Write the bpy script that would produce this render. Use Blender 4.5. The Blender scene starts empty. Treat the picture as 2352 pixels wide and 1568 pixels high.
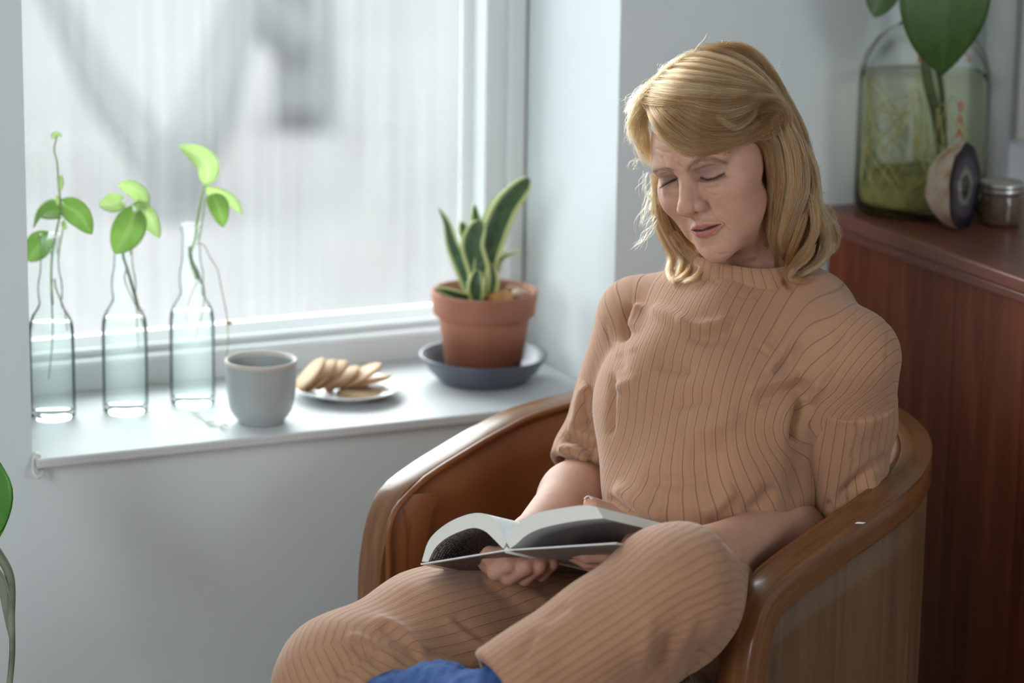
import bpy, math, random
import numpy as np
from mathutils import Vector, Matrix

# ------------------------------------------------------------------ camera, world, light, exposure
S = bpy.context.scene
COL = S.collection
FPX, TH, RHO, AZ = 6800.0, math.radians(13.6), 0.0149, math.radians(25.0)
_Fh = np.array([math.sin(AZ), math.cos(AZ), 0.0]); _Z = np.array([0, 0, 1.0])
CF = _Fh * math.cos(TH) - _Z * math.sin(TH)
_R0 = np.array([math.cos(AZ), -math.sin(AZ), 0.0]); _U0 = np.cross(_R0, CF)
CR = _R0 * math.cos(RHO) + _U0 * math.sin(RHO)
CU = -_R0 * math.sin(RHO) + _U0 * math.cos(RHO)
CC = np.array([-0.911, -3.290, 1.600])

def ray(x, y): return CF + CR * (x - 1176) / FPX - CU * (y - 784) / FPX
def U(x, y, d): return CC + ray(x, y) * d                       # a point of the room at optical depth d
def UZ(x, y, z): r = ray(x, y); return CC + r * (z - CC[2]) / r[2]
def UY(x, y, Y): r = ray(x, y); return CC + r * (Y - CC[1]) / r[1]
def UX(x, y, X): r = ray(x, y); return CC + r * (X - CC[0]) / r[0]
def PR(P):
    v = np.asarray(P, float) - CC; d = v @ CF
    return np.stack([1176 + FPX * (v @ CR) / d, 784 - FPX * (v @ CU) / d, d], -1)

cam = bpy.data.cameras.new('camera'); camo = bpy.data.objects.new('camera', cam); COL.objects.link(camo)
cam.sensor_width = 36.0; cam.lens = FPX * 36.0 / 2352.0; cam.clip_start = 0.05; cam.clip_end = 200
camo.matrix_world = Matrix(((CR[0], CU[0], -CF[0], CC[0]), (CR[1], CU[1], -CF[1], CC[1]), (CR[2], CU[2], -CF[2], CC[2]), (0, 0, 0, 1)))
cam.dof.use_dof = True; cam.dof.focus_distance = 3.24; cam.dof.aperture_fstop = 2.9
S.camera = camo
S.view_settings.view_transform = 'Standard'; S.view_settings.look = 'None'
S.view_settings.gamma = 1.0; S.view_settings.use_curve_mapping = False
S.view_settings.exposure = 0.0

world = bpy.data.worlds.new('overcast_sky'); S.world = world; world.use_nodes = True
bg = world.node_tree.nodes['Background']
_w = world.node_tree; _tc = _w.nodes.new('ShaderNodeTexCoord'); _sx = _w.nodes.new('ShaderNodeSeparateXYZ'); _w.links.new(_tc.outputs['Generated'], _sx.inputs[0])
_mr = _w.nodes.new('ShaderNodeMapRange'); _w.links.new(_sx.outputs[2], _mr.inputs[0])          # overcast sky: a bright even cloud cover, a little brighter overhead
for _i, _v in ((1, 0.0), (2, 1.0), (3, 0.7), (4, 1.0)): _mr.inputs[_i].default_value = _v
_mu = _w.nodes.new('ShaderNodeMath'); _mu.operation = 'MULTIPLY'; _mu.inputs[1].default_value = 14.0
_w.links.new(_mr.outputs[0], _mu.inputs[0]); _w.links.new(_mu.outputs[0], bg.inputs['Strength'])
bg.inputs['Color'].default_value = (0.93, 0.965, 1.0, 1)

def area(name, loc, aim, sx, sy, power, col):
    l = bpy.data.lights.new(name, 'AREA'); l.shape = 'RECTANGLE'; l.size = sx; l.size_y = sy; l.energy = power; l.color = col
    o = bpy.data.objects.new(name, l); COL.objects.link(o); o.location = loc
    o.rotation_euler = (Vector(aim) - Vector(loc)).to_track_quat('-Z', 'Y').to_euler()
    return o
# fill lamps added inside closed walls: daylight assumed from the left and behind camera
area('assumed_daylight_left', (-2.37, -1.65, 1.55), (0.6, -0.55, 0.85), 1.4, 1.4, 66, (0.92, 0.97, 1.0))
area('assumed_daylight_back', (1.75, -4.9, 1.6), (0.6, -0.2, 0.8), 1.3, 1.5, 40, (0.92, 0.96, 1.0))
# guides the sky light through the window in view
po = area('sky_portal', (0.383, 0.345, 1.32), (0.383, -1.0, 1.32), 0.68, 1.25, 1, (1, 1, 1)); po.data.cycles.is_portal = True

# ------------------------------------------------------------------ scene helpers
ORI = {}
def tag(o, label=None, cat=None, group=None, kind=None):
    if label: o['label'] = label
    if cat: o['category'] = cat
    if group: o['group'] = group
    if kind: o['kind'] = kind
    return o
def thing(name, label, cat, loc=(0, 0, 0), group=None):
    o = bpy.data.objects.new(name, None); COL.objects.link(o); o.location = Vector(loc); o.empty_display_size = 0.02
    ORI[o.name] = np.array(loc, float)
    return tag(o, label, cat, group)
def mk(name, V, F, m, parent=None, smooth=True, attrs=None, sharp=None, vcol=None):
    """one mesh object; V in room coordinates"""
    V = np.asarray(V, float).reshape(-1, 3)
    ctr = (V.min(0) + V.max(0)) / 2
    if parent is None: ctr = np.array([ctr[0], ctr[1], V[:, 2].min()])
    me = bpy.data.meshes.new(name)
    if isinstance(F, np.ndarray):
        k = F.shape[1]; n = len(F)
        me.vertices.add(len(V)); me.vertices.foreach_set('co', (V - ctr).astype(np.float32).ravel())
        me.loops.add(n * k); me.loops.foreach_set('vertex_index', F.astype(np.int32).ravel())
        me.polygons.add(n); me.polygons.foreach_set('loop_start', np.arange(0, n * k, k, dtype=np.int32))
        me.update(calc_edges=True)
    else:
        me.from_pydata((V - ctr).tolist(), [], [tuple(int(i) for i in f) for f in F]); me.update()
    me.validate()
    if smooth: me.polygons.foreach_set('use_smooth', np.ones(len(me.polygons), bool))
    for k, a in (attrs or {}).items():
        at = me.attributes.new(k, 'FLOAT', 'POINT'); at.data.foreach_set('value', np.asarray(a, np.float32))
    if vcol is not None:
        at = me.attributes.new('tint', 'FLOAT_COLOR', 'POINT')
        at.data.foreach_set('color', np.concatenate([vcol, np.ones((len(vcol), 1))], 1).astype(np.float32).ravel())
    if m is not None: me.materials.append(m)
    o = bpy.data.objects.new(name, me); COL.objects.link(o)
    if parent is not None: o.parent = parent; o.location = Vector(ctr - ORI[parent.name])
    else: o.location = Vector(ctr)
    ORI[o.name] = ctr
    if sharp:
        md = o.modifiers.new('edges', 'EDGE_SPLIT'); md.split_angle = math.radians(sharp)
    return o
def bevel(o, w, seg=2):
    md = o.modifiers.new('bevel', 'BEVEL'); md.width = w; md.segments = seg; md.limit_method = 'ANGLE'; md.angle_limit = math.radians(40)
    md.harden_normals = False
    return o
def boxg(lo, hi):
    x0, y0, z0 = lo; x1, y1, z1 = hi
    V = [(x0, y0, z0), (x1, y0, z0), (x1, y1, z0), (x0, y1, z0), (x0, y0, z1), (x1, y0, z1), (x1, y1, z1), (x0, y1, z1)]
    return V, [(0, 3, 2, 1), (4, 5, 6, 7), (0, 1, 5, 4), (1, 2, 6, 5), (2, 3, 7, 6), (3, 0, 4, 7)]
def join(parts):
    V, F, n = [], [], 0
    for v, f in parts:
        V += [tuple(p) for p in v]; F += [tuple(i + n for i in q) for q in f]; n += len(v)
    return V, F
def boxo(name, lo, hi, m, parent=None, bev=0.002, seg=2):
    o = mk(name, *boxg(lo, hi), m, parent, smooth=False)
    if bev: bevel(o, bev, seg)
    return o
def lathe(prof, c, n=48, close=False):
    """prof: (r, z) list; c: base centre. returns V, F"""
    V, F = [], []
    a = np.linspace(0, 2 * math.pi, n, endpoint=False)
    for r, z in prof:
        for t in a: V.append((c[0] + r * math.cos(t), c[1] + r * math.sin(t), c[2] + z))
    m = len(prof)
    for i in range(m - 1):
        for j in range(n):
            k = (j + 1) % n
            F.append((i * n + j, i * n + k, (i + 1) * n + k, (i + 1) * n + j))
    if close:
        for j in range(n):
            k = (j + 1) % n; F.append(((m - 1) * n + j, (m - 1) * n + k, k, j))
    return V, F
def spline(P, n):
    """Catmull-Rom through control points (any dimension), n samples, roughly even by chord"""
    P = np.asarray(P, float)
    if len(P) == 2: return P[0] + (P[1] - P[0]) * np.linspace(0, 1, n)[:, None]
    d = np.r_[0, np.cumsum(np.maximum(np.linalg.norm(np.diff(P[:, :3], axis=0), axis=1), 1e-9))]
    t = np.linspace(0, d[-1], n)
    M = np.zeros_like(P); M[1:-1] = (P[2:] - P[:-2]) / (d[2:] - d[:-2])[:, None]
    M[0] = (P[1] - P[0]) / (d[1] - d[0]); M[-1] = (P[-1] - P[-2]) / (d[-1] - d[-2])
    i = np.clip(np.searchsorted(d, t, 'right') - 1, 0, len(P) - 2)
    h = (d[i + 1] - d[i]); u = ((t - d[i]) / h)[:, None]; h = h[:, None]
    return (2 * u**3 - 3 * u**2 + 1) * P[i] + (u**3 - 2 * u**2 + u) * h * M[i] + (-2 * u**3 + 3 * u**2) * P[i + 1] + (u**3 - u**2) * h * M[i + 1]
def frames(P, up0=None):
    P = np.asarray(P, float); T = np.gradient(P, axis=0); T /= np.linalg.norm(T, axis=1)[:, None] + 1e-12
    N = np.zeros_like(P); a = np.array([0, 0, 1.0]) if up0 is None else np.asarray(up0, float)
    if abs(T[0] @ a) > 0.95 * np.linalg.norm(a): a = np.array([1.0, 0.2, 0])
    n = a - T[0] * (a @ T[0]); N[0] = n / np.linalg.norm(n)
    for i in range(1, len(P)):
        n = N[i - 1] - T[i] * (N[i - 1] @ T[i]); N[i] = n / (np.linalg.norm(n) + 1e-12)
    return T, N, np.cross(T, N)
def tube(path, rad, n=10, caps=True):
    path = np.asarray(path, float); m = len(path); rad = np.broadcast_to(np.asarray(rad, float), (m,))
    T, N, B = frames(path); a = np.linspace(0, 2 * math.pi, n, endpoint=False)
    V = (path[:, None] + rad[:, None, None] * (np.cos(a)[None, :, None] * N[:, None] + np.sin(a)[None, :, None] * B[:, None])).reshape(-1, 3)
    F = [(i * n + j, i * n + (j + 1) % n, (i + 1) * n + (j + 1) % n, (i + 1) * n + j) for i in range(m - 1) for j in range(n)]
    if caps: F += [tuple(range(n - 1, -1, -1)), tuple((m - 1) * n + j for j in range(n))]
    return V.tolist(), F
def grid(P):
    """P: (a, b, 3) -> V, F"""
    a, b = P.shape[:2]
    F = [(i * b + j, i * b + j + 1, (i + 1) * b + j + 1, (i + 1) * b + j) for i in range(a - 1) for j in range(b - 1)]
    return P.reshape(-1, 3), F
def solid(o, th, off=0.0):
    md = o.modifiers.new('thickness', 'SOLIDIFY'); md.thickness = th; md.offset = off; return o
def vrand(seed): return np.random.default_rng(seed)

# ------------------------------------------------------------------ materials
def mat(name, col=(0.5, 0.5, 0.5), rough=0.5, metal=0.0, spec=0.5, coat=0.0, sss=0.0, sssr=(0.01, 0.004, 0.002), trans=0.0, ior=1.45, sheen=0.0):
    m = bpy.data.materials.new(name); m.use_nodes = True; p = m.node_tree.nodes['Principled BSDF']
    p.inputs['Base Color'].default_value = (*col, 1); p.inputs['Roughness'].default_value = rough; p.inputs['Metallic'].default_value = metal
    p.inputs['Specular IOR Level'].default_value = spec; p.inputs['Coat Weight'].default_value = coat; p.inputs['IOR'].default_value = ior
    p.inputs['Transmission Weight'].default_value = trans; p.inputs['Sheen Weight'].default_value = sheen
    if sss: p.inputs['Subsurface Weight'].default_value = sss; p.inputs['Subsurface Radius'].default_value = sssr; p.inputs['Subsurface Scale'].default_value = 1.0
    return m
def m_clear(name, tint, veil, vcol=(0.9, 0.95, 0.93), ior=1.45):
    """thin clear glass or still water: see-through, mirror sheen at grazing angles, a trace of cloudiness"""
    m = bpy.data.materials.new(name); m.use_nodes = True; nt = m.node_tree; nt.nodes.remove(nt.nodes['Principled BSDF']); out = nt.nodes['Material Output']
    a = nt.nodes.new('ShaderNodeBsdfTransparent'); a.inputs[0].default_value = (*tint, 1)
    g = nt.nodes.new('ShaderNodeBsdfGlossy'); g.inputs['Roughness'].default_value = 0.03
    d = nt.nodes.new('ShaderNodeBsdfTranslucent'); d.inputs[0].default_value = (*vcol, 1)
    f = nt.nodes.new('ShaderNodeFresnel'); f.inputs[0].default_value = ior
    x = nt.nodes.new('ShaderNodeMixShader'); x.inputs[0].default_value = veil; y = nt.nodes.new('ShaderNodeMixShader')
    nt.links.new(a.outputs[0], x.inputs[1]); nt.links.new(d.outputs[0], x.inputs[2]); nt.links.new(f.outputs[0], y.inputs[0]); nt.links.new(x.outputs[0], y.inputs[1]); nt.links.new(g.outputs[0], y.inputs[2]); nt.links.new(y.outputs[0], out.inputs[0])
    return m
class NT:
    def __init__(s, m): s.m = m; s.t = m.node_tree; s.p = s.t.nodes['Principled BSDF']
    def n(s, ty, **kw):
        nd = s.t.nodes.new(ty)
        for k, v in kw.items():
            if k in nd.inputs.keys(): nd.inputs[k].default_value = v
            else: setattr(nd, k, v)
        return nd
    def l(s, a, b): s.t.links.new(a, b)
    def coord(s, kind='Object', scale=(1, 1, 1), rot=(0, 0, 0)):
        tc = s.n('ShaderNodeTexCoord'); mp = s.n('ShaderNodeMapping'); mp.inputs['Scale'].default_value = scale; mp.inputs['Rotation'].default_value = rot
        s.l(tc.outputs[kind], mp.inputs[0]); return mp.outputs[0]
    def noise(s, vec, scale, detail=4, rough=0.55, dist=0.0):
        nd = s.n('ShaderNodeTexNoise'); nd.inputs['Scale'].default_value = scale; nd.inputs['Detail'].default_value = detail
        nd.inputs['Roughness'].default_value = rough; nd.inputs['Distortion'].default_value = dist
        if vec is not None: s.l(vec, nd.inputs['Vector'])
        return nd.outputs['Fac']
    def ramp(s, fac, stops, interp='LINEAR'):
        r = s.n('ShaderNodeValToRGB'); cr = r.color_ramp; cr.interpolation = interp
        while len(cr.elements) < len(stops): cr.elements.new(0.5)
        for e, (p, c) in zip(cr.elements, stops): e.position = p; e.color = (*c, 1) if len(c) == 3 else c
        s.l(fac, r.inputs[0]); return r.outputs[0]
    def attr(s, name, kind='Fac'):
        a = s.n('ShaderNodeAttribute'); a.attribute_name = name; return a.outputs[kind]
    def math(s, op, a, b=None, c=None):
        nd = s.n('ShaderNodeMath'); nd.operation = op
        for i, x in enumerate((a, b, c)):
            if x is None: continue
            if isinstance(x, (int, float)): nd.inputs[i].default_value = x
            else: s.l(x, nd.inputs[i])
        return nd.outputs[0]
    def mix(s, fac, a, b, mode='MIX'):
        nd = s.n('ShaderNodeMix'); nd.data_type = 'RGBA'; nd.blend_type = mode
        for sock, x in ((nd.inputs[0], fac), (nd.inputs[6], a), (nd.inputs[7], b)):
            if isinstance(x, (int, float)): sock.default_value = x
            elif isinstance(x, tuple): sock.default_value = (*x, 1)
            else: s.l(x, sock)
        return nd.outputs[2]
    def col(s, x): s.l(x, s.p.inputs['Base Color'])
    def bump(s, h, strength=0.2, dist=0.002):
        b = s.n('ShaderNodeBump'); b.inputs['Strength'].default_value = strength; b.inputs['Distance'].default_value = dist
        s.l(h, b.inputs['Height']); s.l(b.outputs[0], s.p.inputs['Normal']); return b
def m_mottle(name, c1, c2, scale=8, rough=0.5, bump=0.0, bscale=60, bdist=0.001, detail=4, stretch=(1, 1, 1), **kw):
    m = mat(name, c1, rough, **kw); t = NT(m); v = t.coord('Object', stretch)
    t.col(t.ramp(t.noise(v, scale, detail), [(0.35, c1), (0.68, c2)]))
    if bump: t.bump(t.noise(v, bscale, 5), bump, bdist)
    return m
def m_wood(name, c1, c2, c3, stretch=(30, 30, 1.5), rough=0.35, coat=0.3, bump=0.08, coord='Object', wide=1.0):
    m = mat(name, c1, rough, coat=coat); t = NT(m); t.p.inputs['Coat Roughness'].default_value = 0.15
    v = t.coord(coord, stretch)
    f1 = t.noise(v, 3.0, 6, 0.65, 0.6)
    base = t.ramp(f1, [(0.3, c1), (0.52, c2), (0.72, c3)])
    v2 = t.coord(coord, tuple(s * 0.12 * wide for s in stretch))
    f2 = t.noise(v2, 2.0, 3)
    t.col(t.mix(t.math('MULTIPLY', f2, 0.55), base, t.ramp(f2, [(0.35, c1), (0.65, c3)])))
    t.bump(f1, bump, 0.0006)
    return m
WHITE = m_mottle('white_wall_paint', (0.695, 0.750, 0.762), (0.72, 0.775, 0.787), 3, 0.75, 0.12, 90, 0.0008)
GLOSS = m_mottle('white_gloss_paint', (0.80, 0.82, 0.83), (0.83, 0.85, 0.86), 5, 0.3)
# ------------------------------------------------------------------ the room
SZ = 0.637                      # sill top
XR = 0.766                      # right reveal
def struct(o): o['kind'] = 'structure'; return o
FLOORM = m_wood('oak_floorboards', (0.16, 0.09, 0.05), (0.24, 0.14, 0.08), (0.30, 0.19, 0.11), (1.5, 25, 25), 0.45, 0.1)
fl = thing('floor', None, None, (0, 0, 0)); struct(fl)
for i in range(36):
    y0 = -4.95 + i * 0.14
    if y0 > -0.01: break
    boxo('floorboard', (-2.4, y0 + 0.001, -0.03), (3.4, min(y0 + 0.139, 0), 0.0), FLOORM, fl, 0.0015, 1)
struct(boxo('ceiling', (-2.4, -5.0, 2.6), (3.4, 0.4, 2.7), WHITE, None, 0))
wl = [boxg((-2.4, 0.0, 0.0), (0.0, 0.42, 2.6)), boxg((XR, 0.0, 0.0), (3.4, 0.42, 2.6)), boxg((0.0, 0.0, 0.0), (XR, 0.42, SZ - 0.012)), boxg((0.0, 0.0, 1.95), (XR, 0.42, 2.6))]
struct(mk('wall_back', *join(wl), WHITE, None, False))
struct(boxo('wall_left', (-2.5, -5.0, 0), (-2.4, 0.42, 2.6), WHITE, None, 0))
struct(boxo('wall_right', (3.4, -5.0, 0), (3.5, 0.42, 2.6), WHITE, None, 0))
struct(boxo('wall_front', (-2.4, -5.1, 0), (3.4, -5.0, 2.6), WHITE, None, 0))
struct(boxo('trim_1', (0.0015, -0.016, SZ - 0.012), (XR - 0.0015, 0.30, SZ), m_mottle('white_sill_paint', (0.60, 0.615, 0.62), (0.63, 0.645, 0.65), 5, 0.55), None, 0.0025))

# window: fixed frame, sash, glazing beads, pane
win = thing('window_1', None, None, (XR / 2, 0.3, SZ)); struct(win)
FR = m_mottle('white_window_paint', (0.77, 0.80, 0.81), (0.81, 0.84, 0.85), 6, 0.32)
GRY = mat('grey_window_gasket', (0.22, 0.25, 0.26), 0.6)
WT = 1.95
def prof_x(name, prof, x0, x1, m):      # horizontal member: (y, z) profile along x
    n = len(prof); V = [(x0, y, z) for y, z in prof] + [(x1, y, z) for y, z in prof]
    F = [(i, (i + 1) % n, n + (i + 1) % n, n + i) for i in range(n)] + [tuple(range(n - 1, -1, -1)), tuple(range(n, 2 * n))]
    return bevel(mk(name, V, F, m, win, False), 0.0015)
def prof_z(name, prof, z0, z1, m):      # vertical member: (x, y) profile along z
    n = len(prof); V = [(x, y, z0) for x, y in prof] + [(x, y, z1) for x, y in prof]
    F = [(i, (i + 1) % n, n + (i + 1) % n, n + i) for i in range(n)] + [tuple(range(n - 1, -1, -1)), tuple(range(n, 2 * n))]
    return bevel(mk(name, V, F, m, win, False), 0.0015)
prof_x('bottom_frame', [(0.272, SZ), (0.272, 0.671), (0.278, 0.675), (0.42, 0.675), (0.42, SZ)], 0.0, XR, FR)
prof_x('bottom_sash_rail', [(0.297, 0.675), (0.297, 0.6825), (0.301, 0.6845), (0.37, 0.688), (0.37, 0.675)], 0.05, 0.70, FR)
prof_x('bottom_glazing_bead', [(0.303, 0.684), (0.331, 0.6955), (0.337, 0.6955), (0.337, 0.684)], 0.05, 0.70, FR)
e = [UY(px, 649, y)[0] for px, y in ((1201, 0.268), (1166, 0.270), (1158, 0.282), (1109, 0.284), (1050, 0.332))]
prof_z('side_frame', [(XR - 0.004, 0.266), (e[1], 0.268), (e[1], 0.40), (XR - 0.004, 0.40)], SZ, WT, FR)
prof_z('side_gasket', [(XR, 0.272), (XR - 0.004, 0.272), (XR - 0.004, 0.40), (XR, 0.40)], SZ, WT, m_mottle('beige_caulk', (0.42, 0.37, 0.30), (0.55, 0.5, 0.43), 30, 0.7))
prof_z('sash_gap', [(e[1], 0.292), (e[2], 0.292), (e[2], 0.40), (e[1], 0.40)], 0.676, WT, GRY)
prof_z('side_sash_stile', [(e[2], 0.282), (e[3], 0.282), (e[3], 0.318), (e[4] + 0.012, 0.324), (e[4] + 0.004, 0.337), (e[2], 0.40)], 0.6755, WT, FR)
prof_z('side_frame', [(0.0, 0.266), (0.03, 0.266), (0.03, 0.40), (0.0, 0.40)], SZ, WT, FR)
prof_z('side_sash_stile', [(0.03, 0.282), (0.075, 0.282), (0.085, 0.337), (0.085, 0.38), (0.03, 0.40)], 0.6755, WT, FR)
prof_x('top_frame', [(0.272, WT - 0.05), (0.272, WT), (0.42, WT), (0.42, WT - 0.05)], 0.0, XR, FR)
for zz in (0.70, 1.6):
    boxo('hinge', (e[1] + 0.002, 0.262, zz), (e[1] + 0.007, 0.27, zz + 0.035), mat('hinge_metal', (0.35, 0.36, 0.36), 0.35, 0.9), win, 0.001)
# misted pane: clear glass with a veil of condensation running down in streaks
gm = bpy.data.materials.new('misted_glass'); gm.use_nodes = True; t = NT(gm); nt = gm.node_tree
nt.nodes.remove(t.p); out = nt.nodes['Material Output']
tr = t.n('ShaderNodeBsdfTransparent'); tr.inputs[0].default_value = (0.96, 0.985, 0.98, 1)
tl = t.n('ShaderNodeBsdfTranslucent'); tl.inputs[0].default_value = (0.93, 0.96, 0.97, 1)
gl = t.n('ShaderNodeBsdfGlossy'); gl.inputs['Roughness'].default_value = 0.05
v = t.coord('Object', (38, 1, 1.1)); st = t.noise(v, 1.6, 5, 0.6)
v3 = t.coord('Object', (1, 1, 1)); ed = t.noise(v3, 3.0, 2)
fac = t.math('ADD', t.math('MULTIPLY', t.math('SUBTRACT', st, 0.5), 0.045), t.math('ADD', 0.034, t.math('MULTIPLY', t.math('SUBTRACT', ed, 0.5), 0.05)))
mx = t.n('ShaderNodeMixShader'); t.l(fac, mx.inputs[0]); t.l(tr.outputs[0], mx.inputs[1]); t.l(tl.outputs[0], mx.inputs[2])
fz = t.n('ShaderNodeFresnel'); fz.inputs[0].default_value = 1.3
mx2 = t.n('ShaderNodeMixShader'); t.l(fz.outputs[0], mx2.inputs[0]); t.l(mx.outputs[0], mx2.inputs[1]); t.l(gl.outputs[0], mx2.inputs[2])
t.l(mx2.outputs[0], out.inputs[0])
boxo('pane', (0.06, 0.3335, 0.686), (0.745, 0.3365, WT - 0.03), gm, win, 0)

# hook screwed in at the corner below the sill
HK = m_mottle('worn_white_metal', (0.62, 0.6, 0.55), (0.75, 0.74, 0.7), 60, 0.4)
hp = UY(84, 1075, -0.004)
hk = thing('wall_hook', 'small white screw hook at the corner under the sill', 'hook', (hp[0], -0.001, hp[2] - 0.012))
pl = spline([UY(77, 1052, -0.004), UY(76, 1075, -0.010), UY(79, 1090, -0.016), UY(89, 1096, -0.018), UY(98, 1088, -0.014), UY(99, 1074, -0.004)], 30)
mk('hook_bend', *tube(pl, 0.0019, 8), HK, hk)
q = UY(80, 1056, -0.003)
mk('rosette', *tube([(q[0] + 0.002, -0.0005, q[2] + 0.003), (q[0] + 0.002, -0.006, q[2] + 0.003)], [0.0065, 0.0045], 14), HK, hk)

# heating pipe and picture frame at the right
pc = UY(2290, 250, -0.035)
pp = thing('heating_pipe', 'white painted vertical pipe on the wall behind the jar', 'pipe', (pc[0], -0.035, 0.8665))
mk('pipe', *tube([(pc[0], -0.035, 0.8665), (pc[0], -0.035, 2.6)], 0.0185, 24), WHITE, pp)
mk('clip', *lathe([(0.0186, 0), (0.0215, 0.001), (0.0215, 0.018), (0.0186, 0.019)], (pc[0], -0.035, 1.75), 24), GLOSS, pp)
mk('floor_flange', *lathe([(0.0186, 0.006), (0.028, 0.004), (0.030, 0.0), (0.0186, 0.0)], (pc[0], -0.035, 0.8665), 24), GLOSS, pp)
fx = UY(2337, 200, -0.02); fb = UY(2345, 322, -0.02)
pf = thing('picture_frame', 'pale framed picture hanging at the right edge beyond the pipe', 'picture', (fx[0], -0.002, fb[2]))
PAL = mat('pale_frame_wood', (0.62, 0.62, 0.58), 0.5)
for lo, hi in (((fx[0], fb[2]), (fx[0] + 0.018, fb[2] + 0.5)), ((fx[0] + 0.332, fb[2]), (fx[0] + 0.35, fb[2] + 0.5)), ((fx[0] + 0.018, fb[2]), (fx[0] + 0.332, fb[2] + 0.018)), ((fx[0] + 0.018, fb[2] + 0.482), (fx[0] + 0.332, fb[2] + 0.5))):
    boxo('frame_side', (lo[0], -0.024, lo[1]), (hi[0], -0.002, hi[1]), PAL, pf, 0.002)
boxo('print', (fx[0] + 0.018, -0.014, fb[2] + 0.018), (fx[0] + 0.332, -0.004, fb[2] + 0.482), m_mottle('pale_print', (0.66, 0.68, 0.66), (0.58, 0.62, 0.62), 9, 0.4), pf, 0)

# street outside: pale paving, a forked bare tree, a broad trunk
OUT = m_mottle('pale_paving', (0.050, 0.0485, 0.047), (0.055, 0.0525, 0.051), 0.6, 0.9, spec=0.0)
gr = mk('street_ground', *boxg((-30, 0.45, -0.75), (40, 45, -0.65)), OUT, None, False); struct(gr)
BARK = m_mottle('grey_green_bark', (0.034, 0.0355, 0.034), (0.039, 0.040, 0.038), 4, 0.9, 0.5, 12, 0.02, spec=0.0)
def og(px, py, d): return U(px, py, d)
tr_ = og(390, 560, 11.5); tr_[2] = -0.65
tree = thing('forked_tree', 'blurred forked bare tree outside behind the left bottles', 'tree', tr_)
mk('trunk', *tube(spline([tr_, og(400, 520, 11.5), og(405, 430, 11.5)], 10), [0.13] * 10, 10), BARK, tree)
mk('branch', *tube(spline([og(402, 470, 11.5), og(330, 330, 11.6), og(240, 210, 11.9), og(150, 40, 12.2), og(60, -160, 12.6)], 20), np.linspace(0.10, 0.055, 20), 10), BARK, tree)
mk('branch', *tube(spline([og(405, 460, 11.5), og(450, 330, 11.4), og(500, 200, 11.6), og(540, 60, 11.8), og(590, -160, 12.0)], 20), np.linspace(0.12, 0.075, 20), 10), BARK, tree)
tb = og(690, 430, 13.5); tb[2] = -0.65
tk = thing('street_trunk', 'blurred broad tree trunk outside in the middle of the window', 'tree', tb)
mk('trunk', *tube(spline([tb, og(700, 300, 13.5), og(700, 150, 13.5), og(690, -250, 13.5)], 20), [0.15] * 20, 12), BARK, tk)
mk('branch', *tube(spline([og(695, 110, 13.4), og(600, 20, 13.3), og(520, -120, 13.2)], 12), np.linspace(0.12, 0.09, 12), 10), BARK, tk)
# ------------------------------------------------------------------ things on the window sill
GLASS = m_clear('clear_bottle_glass', (0.955, 0.985, 0.975), 0.07, ior=1.10)
WATER = m_clear('water', (0.97, 0.988, 0.98), 0.04, ior=1.05)
def m_leaf(name, c1, c2, c3, transl=0.35, rough=0.4):
    m = mat(name, c1, rough); t = NT(m); v = t.coord('Object', (1, 1, 1))
    f = t.noise(v, 45, 4)
    e = t.attr('edge'); mid = t.attr('mid')
    c = t.ramp(f, [(0.3, c1), (0.7, c2)]); c = t.mix(t.math('MULTIPLY', mid, 0.55), c, c3)
    t.col(c); t.bump(t.noise(v, 160, 3), 0.1, 0.0006)
    tl = t.n('ShaderNodeBsdfTranslucent'); t.l(c, tl.inputs[0]); mx = t.n('ShaderNodeMixShader'); mx.inputs[0].default_value = transl
    out = m.node_tree.nodes['Material Output']; t.l(t.p.outputs[0], mx.inputs[1]); t.l(tl.outputs[0], mx.inputs[2]); t.l(mx.outputs[0], out.inputs[0])
    return m
LEAF = m_leaf('light_green_leaf', (0.36, 0.56, 0.18), (0.48, 0.66, 0.26), (0.66, 0.78, 0.42), 0.6)
LEAFP = m_leaf('pale_young_leaf', (0.60, 0.74, 0.38), (0.70, 0.82, 0.50), (0.80, 0.88, 0.62), 0.65)
LEAFD = m_leaf('deep_green_leaf', (0.055, 0.125, 0.03), (0.085, 0.17, 0.045), (0.12, 0.22, 0.07), 0.22)
STEM = m_mottle('green_stem', (0.30, 0.42, 0.14), (0.42, 0.52, 0.22), 60, 0.5)
STEMD = m_mottle('dark_wet_stem', (0.06, 0.08, 0.04), (0.16, 0.17, 0.08), 80, 0.5)
ROOT = m_mottle('brown_root', (0.30, 0.22, 0.14), (0.48, 0.40, 0.26), 80, 0.6)

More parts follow.
